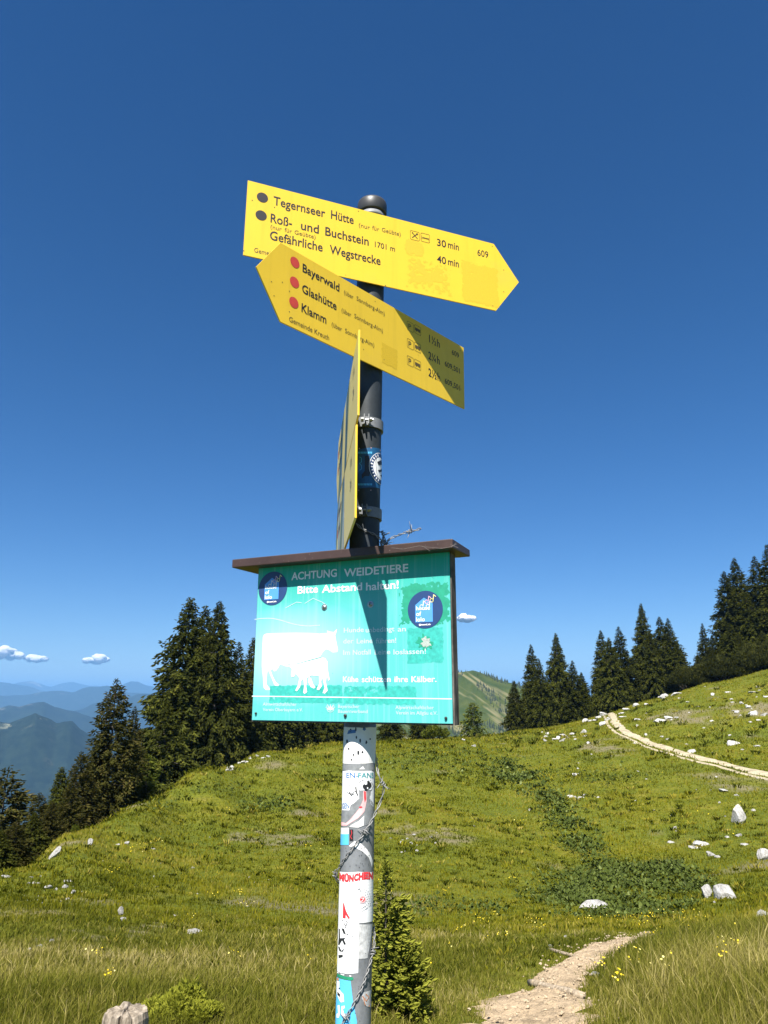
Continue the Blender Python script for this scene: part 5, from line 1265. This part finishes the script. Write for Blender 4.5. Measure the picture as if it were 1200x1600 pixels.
a = f1.uv(632, 400); b = f1.uv(662, 376); p.ragged(a[0], a[1] + .006, b[0], b[1] - .004, 4, .007)
a = f1.uv(634, 455); b = f1.uv(704, 412); p.ragged(a[0], a[1] + .012, b[0], b[1] - .006, 6, .03, .42)
a = f1.uv(722, 478); b = f1.uv(778, 415); p.ragged(a[0], a[1] + .014, b[0], b[1] - .008, 7, .007, .12)
p.build('sticker_residue', M['yellow_worn'], s1)
p = Print(f1, LF)
for q in ((394, 313), (381, 392), (560, 330), (787, 422), (787, 456), (770, 478), (602, 446), (642, 470), (429, 324), (769, 385)): p.disc(q, .0012, n=8)
p.build('rivet', M['dark_steel'], s1)
cl, c = clamp_parts(s1, .07, .038, 21.5); cl2, c = clamp_parts(s1, .02, .038, 21.5)
# --- sign pointing left
f2, s2 = arrow_sign('arrow_sign', 'second yellow trail sign pointing left with three red dots, half shaded', 46.8, EYE + .72, .038,
    [(-.270, -.0535), (.288, -.0535), (.292, .1085), (-.277, .1085), (-.329, .032)])
p = Print(f2, LF); cap = .0175
p.br().text('Bayerwald', (472.5, 424.8), (530, 455), cap, .012).text('Glashütte', (471.7, 457.2), (525.6, 484), cap, .012).text('Klamm', (470.8, 486.8), (509.6, 505.8), cap, .012)
p.br().text('1½h', (670.6, 535.5), (687, 542.7), .019, .010).text('2¼h', (669.4, 561), (687, 569.7), .019, .010).text('2½h', (669.4, 587.3), (687.6, 595.7), .019, .010)
p.br().text('609', (706, 554.3), (717, 559.3), .0135, .005).text('609,501', (695, 572), (718.3, 583.8), .0135, .005).text('609,501', (695, 599.5), (718.7, 610.2), .0135, .005)
p.build('lettering', M['black'], s2)
p = Print(f2, LF)
for a_, m_, b_ in (((537.3, 459.7), (552, 467.4), (600.8, 492.6)), ((533.5, 487.8), (548.5, 495), (598, 519)), ((518, 510), (534, 517.6), (584.5, 542.4))):
    p.br().text('(über', a_, m_, .0098).text('Sonnberg-Alm)', (m_[0] + 5, m_[1] + 2.4), b_, .0098)
p.br().text('Gemeinde Kreuth', (451.5, 502.7), (514, 531.3), .0105)
for y0_ in (501, 528.2, 555):
    p.br(); x0, y0, x1, y1 = pict_box(p, (636, y0_), (646, y0_ + 19)); p.text('P', (x0 + .0042, y0 + .004), (x0 + .0042 + (x1 - x0) * .44, y0 + .004), (y1 - y0) * .58, .01, False)
    p.br(); x0, y0, x1, y1 = pict_box(p, (647.4, y0_ + 5.6), (657.4, y0_ + 24)); h_ = y1 - y0
    p.poly([(x0 + .002, y0 + h_ * .34), (x1 - .002, y0 + h_ * .34), (x1 - .002, y0 + h_ * .68), (x0 + .002, y0 + h_ * .68)], False)
    p.disc((x0 + .006, y0 + h_ * .3), .0017, False, n=8).disc((x1 - .006, y0 + h_ * .3), .0017, False, n=8)
p.build('small_lettering', M['brown_print'], s2)
p = Print(f2, LF); p.disc((460.6, 410), .0112).br().disc((460, 441), .0112).br().disc((459, 472.7), .0112); p.build('way_dot', M['red'], s2)
p = Print(f2, LF * .5); a = f2.uv(596, 571); b = f2.uv(621, 540); p.ragged(a[0], f2.uv(596, 569)[1] + .004, b[0], f2.uv(596, 534)[1], 9, .004); p.build('sticker_residue', M['yellow_worn'], s2)
p = Print(f2, LF)
for q in ((453, 384), (441, 441), (424, 440), (428, 462), (452, 455), (452, 487), (560, 540), (518, 447), (540, 430), (568, 546), (600, 562), (586, 471), (719, 548), (720, 608)): p.disc(q, .0011, n=8)
p.build('rivet', M['dark_steel'], s2)
clamp_parts(s2, .075, .038, 46.8); clamp_parts(s2, -.005, .038, 46.8)

# --- the two signs seen edge on, pointing away
def edge_sign(label, z0, z1, far, seed, names, near=-.268):
    a = math.radians(97.0); u = np.array([math.cos(a), math.sin(a), 0]); n = np.array([-math.sin(a), math.cos(a), 0])
    zc = (z0 + z1) / 2; P0 = axis(zc) + n * .042
    root = empty('arrow_sign', P0); root.rotation_euler = (0, 0, a + math.pi); tag(root, label, 'sign', 'yellow trail signs')
    # local x = -u (towards the camera), local -y = outwards to the left
    h = (z1 - z0) / 2; ol = [(-near, -h), (-near, h), (-far + .065, h), (-far, 0), (-far + .065, -h)]
    extr(MB(), ol, 0, .003).build('plate', M['yellow'], root)
    extr(MB(), [(q[0] * .996, q[1] * .985) for q in ol], -.0003, .0005).build('face_sheet', M['yellow_sky_sheen'], root)  # thin added sheet that carries the painted sky sheen
    f = Face(P0, n, -u)
    p = Print(f, LF * 1.4)
    for u_, w_ in ((-.02, .022), (-.17, .030)): p.br().poly([(u_ - w_, -h * .97), (u_ + w_, -h * .97), (u_ + w_ * .8, h * .97), (u_ - w_ * .8, h * .97)], False)
    p.build('grey_blue_band', M['sign_band'], root)
    p = Print(f, LF * 1.8); rng = np.random.default_rng(seed)
    for i, (t1, t2) in enumerate(names):
        y = h - .045 - i * .042
        p.br().text(t1, (-far + .10, y), (-far + .10 + .0125 * len(t1), y), .019, .02, False); p.text(t2, (-near - .11, y), (-near - .11 + .03, y), .019, .02, False)
    p.build('lettering', M['black'], root)
    p = Print(f, LF * 1.8)
    for i in range(len(names)): p.br().disc((-far + .075, h - .037 - i * .042), .0105, False)
    p.build('way_dot', M['red'], root)
    return root, a
E3, a3 = edge_sign('upper of the two yellow signs seen edge on left of the post', EYE + .462, EYE + .622, .37, 1, [('Buchstein', '1 h'), ('Roßstein', '2 h')])
E4, a4 = edge_sign('lower of the two yellow signs seen edge on left of the post', EYE + .283, EYE + .445, .30, 2, [('Sonnberg', '1 h'), ('Kreuth', '3 h')], -.266)
for (pz, root, a_) in ((660, E3, a3), (800, E4, a4)):
    zc = float(pole_hit(580, pz, PR)[2]); A0 = axis(zc)
    # built in world space, then expressed in the sign's frame
    Ri = np.array([[math.cos(a_ + math.pi), math.sin(a_ + math.pi), 0], [-math.sin(a_ + math.pi), math.cos(a_ + math.pi), 0], [0, 0, 1]])
    L0 = np.array(root.location)
    def loc(P): return (np.asarray(P, float) - L0) @ Ri.T
    mb = MB(); n = 44; hb_ = .0105; V = []
    for r_, zz in ((PR + .0006, -hb_), (PR + .0040, -hb_), (PR + .0040, hb_), (PR + .0006, hb_)):
        for t in np.linspace(0, 2 * math.pi, n, endpoint=False): V.append(loc(A0 + AXD * zz + (EX * math.cos(t) + EY * math.sin(t)) * r_))
    mb.add(V, [(k * n + i, k * n + (i + 1) % n, ((k + 1) % 4) * n + (i + 1) % n, ((k + 1) % 4) * n + i) for k in range(4) for i in range(n)])
    for sx in (-.0045, .0045):      # the two ears in front
        mb.box(loc(A0 - EY * (PR + .010) + EX * sx), (EX * .0011) @ Ri.T, (EY * .0085) @ Ri.T, (AXD * .0105) @ Ri.T)
    cl = mb.build('clamp', M['galv_light'], root)
    mb = MB(); B0 = A0 - EY * (PR + .012)
    mb.tube([loc(B0 - EX * .011), loc(B0 + EX * .014)], .0024, 10); mb.build('bolt', M['steel'], cl, False)
    for sx, l_ in ((-.0085, .0035), (.0085, .0035)):
        mb = MB(); mb.tube([loc(B0 + EX * (sx - l_ / 1.2)), loc(B0 + EX * (sx + l_ / 1.2))], .0046, 6); mb.build('nut', M['steel'], cl)
    # bracket to the plate
    mb = MB(); s_ = A0 - EX * (PR + .007); mb.box(loc(s_), (EX * .0045) @ Ri.T, (EY * .012) @ Ri.T, (AXD * .0105) @ Ri.T); mb.build('bracket', M['galv_light'], root)

# ------------------------------------------------------------------ notice board
a_b = math.radians(-24.6); nb = np.array([math.sin(a_b), -math.cos(a_b), 0]); ub = np.array([math.cos(a_b), math.sin(a_b), 0])
fb = Face(axis(EYE + .06) + nb * .056, nb, ub)
board = empty('notice_board', fb.P0); board.rotation_euler = (0, 0, a_b); tag(board, 'turquoise cow warning notice board under a small brown roof', 'notice board')
U0, U1, V0, V1 = -.205, .201, -.1015, .195
extr(MB(), [(U0, V0), (U1, V0 - .001), (U1 + .001, V1), (U0, V1)], -.0015, .0005).build('panel', M['panel'], board)
extr(MB(), [(U0 - .002, V0 - .003), (U1 + .003, V0 - .004), (U1 + .003, V1 + .004), (U0 - .002, V1 + .004)], .001, .024).build('backboard', M['plank'], board)
bpy.context.view_layer.update()
# roof: slab with a notch for the post
RF0, RF1, RZ0, RZ1 = -.0315, .058, .1925, .2095
def roof():
    mb = MB(); o = [(-.2495, RF0), (.219, RF0), (.222, RF1), (.045, RF1), (.045, .022), (-.045, .022), (-.045, RF1), (-.247, RF1)]
    n = len(o); v = [(x, y, RZ0) for x, y in o] + [(x, y, RZ1 - (.004 if y > .03 else 0)) for x, y in o]
    mb.add(v, [tuple(range(n))[::-1], tuple(range(n, 2 * n))] + [(i, (i + 1) % n, n + (i + 1) % n, n + i) for i in range(n)])
    o_ = mb.build('roof', M['brown'], board)
    bv = o_.modifiers.new('bevel', 'BEVEL'); bv.width = .0016; bv.segments = 2
    # scratches on the fascia
    ff = Face(fb.P0 + nb * -RF0, nb, ub); mb = MB(); rng = np.random.default_rng(4)
    def scr(pts, wd):
        P = np.array([ff.uv(*q) for q in pts])
        for a, b in zip(P[:-1], P[1:]):
            d = norm(b - a); m = np.array([-d[1], d[0]]) * wd / 2; q = np.array([a - m, b - m, b + m, a + m]); mb.add(np.stack([q[:, 0], np.full(4, RF0 - .0004), q[:, 1]], 1), [(0, 1, 2, 3)])
    scr([(612, 856), (630, 858), (655, 853), (662, 854), (672, 861)], .0004); scr([(660, 854), (690, 857), (706, 854), (714, 850)], .0004); scr([(704, 851), (716, 856)], .0004); scr([(705, 855), (713, 848)], .0004)
    mb.build('scratches', M['scratch'], o_)
roof()
class PB(Print): pass
PF = .0015
def board_print():
    p = PB(fb, PF + .0003)
    p.br().text('ACHTUNG', (455.9, 906.2), (527, 901.4), .0145, .022).text('WEIDETIERE', (538, 900.7), (638.5, 894.2), .0145, .022)
    p.br().text('Bitte', (465.6, 927.5), (497.5, 926), .0140, .018).text('Abstand', (503.5, 925.7), (566.5, 922.8), .0140, .018).text('halten!', (572.5, 922.3), (623.5, 919.6), .0140, .018)
    p.br().text('Kühe', (536.5, 1065.6), (560.5, 1065.6), .0098, .014).text('schützen', (566, 1065.6), (611, 1065.6), .0098, .014).text('ihre', (617, 1065.6), (638, 1065.6), .0098, .014).text('Kälber.', (643.5, 1065.6), (682.6, 1065.6), .0098, .014)
    p.br().line([(394.8, 1087.7), (550, 1089.7), (706, 1092)], .0016)
    K = lambda x, y: (400 + x * .15625, 880 + y * .15625)
    cow = [(75, 740), (85, 718), (105, 706), (200, 700), (400, 697), (560, 699), (640, 707), (690, 701), (722, 698), (714, 674), (748, 686), (782, 690), (814, 658), (806, 700), (796, 722), (806, 780), (824, 866), (816, 890), (772, 893), (740, 872), (702, 860), (672, 890), (645, 938), (560, 962), (430, 1000), (330, 1034), (300, 1032), (245, 1010), (228, 1046), (206, 1076), (186, 1082), (168, 1056), (152, 1076), (172, 1130), (202, 1188), (236, 1214), (226, 1228), (190, 1222), (164, 1154), (130, 1074), (118, 1092), (110, 1150), (112, 1212), (146, 1258), (140, 1268), (104, 1268), (82, 1246), (76, 1150), (64, 1030), (68, 880)]
    calf = [(322, 1008), (345, 1014), (362, 1000), (400, 996), (428, 1004), (520, 978), (600, 958), (662, 942), (696, 950), (720, 985), (724, 1070), (742, 1164), (728, 1178), (716, 1110), (704, 1190), (722, 1274), (694, 1304), (672, 1297), (692, 1244), (672, 1150), (656, 1180), (662, 1232), (634, 1270), (612, 1262), (638, 1204), (636, 1128), (560, 1122), (514, 1150), (508, 1230), (516, 1288), (494, 1306), (478, 1297), (488, 1230), (480, 1152), (456, 1180), (446, 1240), (414, 1281), (398, 1272), (424, 1220), (440, 1150), (404, 1104), (386, 1136), (362, 1138), (356, 1112), (366, 1060), (340, 1036)]
    leg = [(532, 1140), (556, 1150), (576, 1208), (600, 1240), (584, 1252), (552, 1238), (530, 1194)]
    p.build('lettering', M['white_print'], board)
    p = PB(fb, PF + .0003); p.poly([K(*q) for q in cow]); p.poly([K(*q) for q in leg]).build('cow_silhouette', M['white_print'], board)
    PB(fb, PF + .0006).poly([K(*q) for q in calf]).build('calf_silhouette', M['white_print'], board)
    p = PB(fb, PF + .0009); p.line([K(*q) for q in [(322, 1008), (345, 1014), (362, 1000), (400, 996), (428, 1004), (520, 978), (600, 958), (662, 942)]], .0007).build('calf_outline', M['panel_patch_light'], board)
    p = PB(fb, PF + .0003)
    p.br().text('Hunde', (537.8, 988.3), (569, 987.8), .0088, .010).text('unbedingt', (572, 987.7), (617, 987), .0088, .010).text('an', (622, 986.8), (634.8, 986.6), .0088, .010)
    p.br().text('der', (537, 1005.6), (553, 1005.4), .0088, .010).text('Leine', (558, 1005.3), (583, 1005.2), .0088, .010).text('führen!', (588, 1005), (619.6, 1004.9), .0088, .010)
    p.br().text('Im', (537, 1023.4), (547.5, 1023.3), .0088, .010).text('Notfall', (552, 1023.2), (580, 1022.8), .0088, .010).text('Leine', (586, 1022.7), (610.5, 1022.4), .0088, .010).text('loslassen!', (615.5, 1022.3), (666.2, 1021.8), .0088, .010)
    p.br().text('Almwirtschaftlicher', (411.4, 1102.4), (464, 1102.8), .0058, .004).text('Verein Oberbayern e.V.', (411.4, 1110.6), (473.8, 1111.8), .0058, .004)
    p.br().text('Bayerischer', (529, 1106), (562, 1106.5), .0058, .004).text('Bauernverband', (529, 1113.6), (575, 1114.4), .0058, .004)
    p.br().text('Alpwirtschaftlicher', (618.4, 1107.6), (678.5, 1108.4), .0058, .004).text('Verein im Allgäu e.V.', (619, 1116), (684, 1117), .0058, .004)
    c = fb.uv(517, 1105.6)
    p.build('faded_lettering', M['faded_print'], board); p = PB(fb, PF + .0003)
    a = np.linspace(math.pi * .78, math.pi * 2.22, 20); p.line([(c[0] + .0078 * math.cos(t), c[1] + .0078 * math.sin(t)) for t in a], .0011, False)
    for k in range(-2, 3):
        t = math.pi / 2 + k * .5; e = np.array([math.cos(t), math.sin(t)]); s_ = np.array([-e[1], e[0]]); b0 = c + [0, -.0055]
        p.poly([b0, b0 + e * .006 + s_ * .0017, b0 + e * .0125, b0 + e * .006 - s_ * .0017], False)
    p.build('emblem', M['faded_print'], board); p = PB(fb, PF + .0003)
    p.line([tuple(q) for q in smooth_line([(399, 968), (409, 966.5), (425, 966), (441, 969.5), (457, 975), (480, 979), (500, 977)], 2)], .0017)
    p.br().line([(447, 950), (464, 941), (472, 942)], .0011).line([(477, 943), (490, 935), (504, 941), (511, 946)], .0011)
    p.build('mountain_outline', M['faded_print'], board)
    # unbleached fields and old sticker marks
    p = PB(fb, PF + .0001)
    a = fb.uv(624, 980); b = fb.uv(702, 906); p.ragged(a[0], a[1], b[0] + .002, b[1], 21, .012)
    p.build('unbleached_patch', M['panel_patch'], board)
    p = PB(fb, PF + .0001)
    a = fb.uv(421, 1099); b = fb.uv(536, 1070); p.ragged(a[0], a[1], b[0], b[1], 23, .002, .05)
    a = fb.uv(537, 1101); b = fb.uv(651, 1071); p.ragged(a[0], a[1], b[0], b[1], 25, .003, .22)
    a = fb.uv(637, 1037); b = fb.uv(693, 979); p.ragged(a[0], a[1], b[0], b[1], 27, .002, .12)
    p.build('old_sticker_mark', M['panel_patch_light'], board)
    PB(fb, PF + .0004).disc((664.5, 1004), .0125, rag=.5, n=40).build('scraped_edge', M['panel_patch'], board)
    PB(fb, PF + .0007).disc((666.5, 1004), .0088, rag=.5, n=36).build('scraped_spot', M['worn_grey'], board)
    # the two round stickers
    for (cx, cy, lab) in ((427, 919.4, 'left round navy sticker, half in the roof shadow'), (664.9, 952.5, 'right round navy sticker in full sun')):
        c = fb.uv(cx, cy); R_ = .0335
        q = lambda x, y: (c[0] + x * R_, c[1] + y * R_)
        s = PB(fb, PF + .0006).disc(c, R_, False, n=48).build('round_sticker', M['navy'], board); s['label'] = lab
        PB(fb, PF + .0009).poly([q(-.56, -.66), q(.43, -.66), q(.43, .34), q(-.06, .63), q(-.56, .26)], False).build('house_shape', M['house_blue'], s)
        p = PB(fb, PF + .0012); p.text('house', q(-.51, -.02), q(.28, -.02), R_ * .21, .012, False).text('of', q(-.51, -.32), q(-.22, -.32), R_ * .21, .012, False).text('lolo', q(-.51, -.62), q(-.02, -.62), R_ * .22, .012, False)
        p.br().text('@houseof_lolo', q(-.36, -.83), q(.31, -.83), R_ * .075, .05, False); p.build('lettering', M['white_print'], s)
        for (nx, ny, m_) in ((-.20, .16, 'white_print'), (.10, .40, 'pink'), (.16, .16, 'white_print'), (.38, .46, 'lemon')):
            pn = PB(fb, PF + .0012); t = np.linspace(0, 6.283, 13); pn.line([q(nx + .095 * math.cos(k), ny + .095 * math.sin(k)) for k in t], .0013, False)
            pn.line([q(nx + .09, ny), q(nx + .12, ny + .30), q(nx + .24, ny + .20)], .0013, False).build('music_note', M[m_], s)
    for (x, y, r, m_, nm) in ((507.5, 949, .0048, 'steel', 'screw'), (579.5, 944.5, .0050, 'steel', 'screw'), (540.5, 1118, .0036, 'dark_steel', 'screw'), (401, 1114.5, .0026, 'dark_steel', 'screw'), (697.5, 1122, .0030, 'dark_steel', 'screw')):
        c = fb.uv(x, y); mb = MB(); P = lambda dpt: np.array([c[0], -PF - dpt, c[1]])
        if r > .004: mb.tube([P(.0), P(.0008), P(.0009)], [r * 1.25, r * 1.25, r * .9], 18); 
        mb.tube([P(.0006), P(.0024), P(.0036)], [r * .85, r * .8, r * .45], 14)
        sc_ = mb.build(nm, M[m_], board, False)
        mb = MB(); mb.box(P(.0037), (r * .4, 0, 0), (0, .0002, 0), (0, 0, r * .1)).box(P(.0038), (r * .1, 0, 0), (0, .0002, 0), (0, 0, r * .4)); mb.build('slot', M['dark_steel'], sc_)
board_print()

# ------------------------------------------------------------------ barbed wire
def barbed(label, pts, barbs, seed):
    rng = np.random.default_rng(seed); P = resample(smooth_line(pts, 3), .0025)
    root = empty('barbed_wire', P[0]); tag(root, label, 'wire', 'barbed wire on the post'); n = len(P)
    T = np.gradient(P, axis=0); T /= np.linalg.norm(T, axis=1)[:, None]; N = np.cross(T, [0.3, .2, 1.0]); N /= np.linalg.norm(N, axis=1)[:, None]; B = np.cross(T, N)
    ph = np.arange(n) * .0025 / .030 * 2 * math.pi
    for k in (0, math.pi):
        Q = P + (N * np.cos(ph + k)[:, None] + B * np.sin(ph + k)[:, None]) * .0016
        MB().tube(Q - P[0], .0009, 7).build('strand', M['wire'], root, True)
    for b in barbs:
        i = int(np.argmin(np.linalg.norm(P - b, axis=1))); c = P[i]; t = T[i]; mb = MB(); nn, bb = N[i], B[i]
        a = np.linspace(0, 4 * math.pi, 26); coil = c + np.outer(np.linspace(-.0045, .0045, 26), t) + (np.outer(np.cos(a), nn) + np.outer(np.sin(a), bb)) * .0038
        e0 = coil[0] + norm(-nn * rng.uniform(.5, 1) + bb * rng.uniform(-.9, .9) - t * .2) * .016; e1 = coil[-1] + norm(nn * rng.uniform(.5, 1) + bb * rng.uniform(-.9, .9) + t * .2) * .018
        mb.tube(np.concatenate([[e0], coil, [e1]]) - P[0], np.concatenate([[.0004], np.full(26, .0009), [.0004]]), 6)
        a2 = coil[0] + norm(bb + rng.normal(0, .3, 3)) * .015; b2 = coil[-1] - norm(bb + rng.normal(0, .3, 3)) * .015
        mb.tube(np.array([a2, coil[6]]) - P[0], [.0005, .001], 6).tube(np.array([coil[-7], b2]) - P[0], [.001, .0005], 6)
        mb.build('barb', M['wire'], root, True)
W = lambda *q: np.array([pole_hit(x, y, PR + e) for x, y, e in q])
def back(h1, h2, a0, a1, n=9, rad=PR + .003):
    """the part of the loop that runs behind the pole, from angle a0 to a1 (degrees from the front)"""
    t = np.radians(np.linspace(a0, a1, n)); h = np.linspace(h1, h2, n); return PL + cyl(t, h, np.full(n, rad))
h = lambda y: pole_uv(560, y)[1]
lower = np.concatenate([back(h(1170), h(1190), 150, 100, 5), W((590, 1207, .012), (596, 1222, .016), (600, 1228, .02), (598, 1245, .016), (588, 1268, .008), (578, 1288, .004), (570, 1300, .004), (560, 1314, .003), (548, 1328, .003), (536, 1345, .003), (526, 1361, .003), (522, 1370, .004)),
    back(h(1385), h(1462), -95, -262, 14), W((585, 1474, .004), (583.5, 1487, .004), (576, 1512, .003), (566, 1542, .003), (553, 1568, .003), (541, 1589, .003), (530, 1606, .003), (524, 1616, .004))])
barbed('long barbed wire twisted round the lower post between the stickers', lower, W((598, 1226, .02), (570, 1300, .004), (524, 1368, .004), (583.5, 1487, .004), (541, 1589, .003)), 3)
upper = np.concatenate([W((557, 818, .004), (564, 826, .004), (576, 831, .004), (587, 836, .004), (594, 842, .006), (600, 850, .008), (602, 855, .010), (604, 849, .012)), W((607, 843, .02), (616, 838.5, .03), (628, 834, .05), (640, 830, .065), (650, 828.5, .08), (658, 825.5, .09))])
barbed('short end of barbed wire sticking out above the notice board roof', upper, W((598, 846, .007), (603, 853, .011), (640, 830, .065)), 5)
coil = np.concatenate([W((598, 830, .003), (600, 836, .006), (597, 846, .006), (594, 851, .005), (598, 855, .006), (603, 848, .008), (599, 838, .006), (597, 832, .004))])
barbed('small coil of barbed wire tucked beside the post above the roof', coil, W((601, 834, .006),), 7)
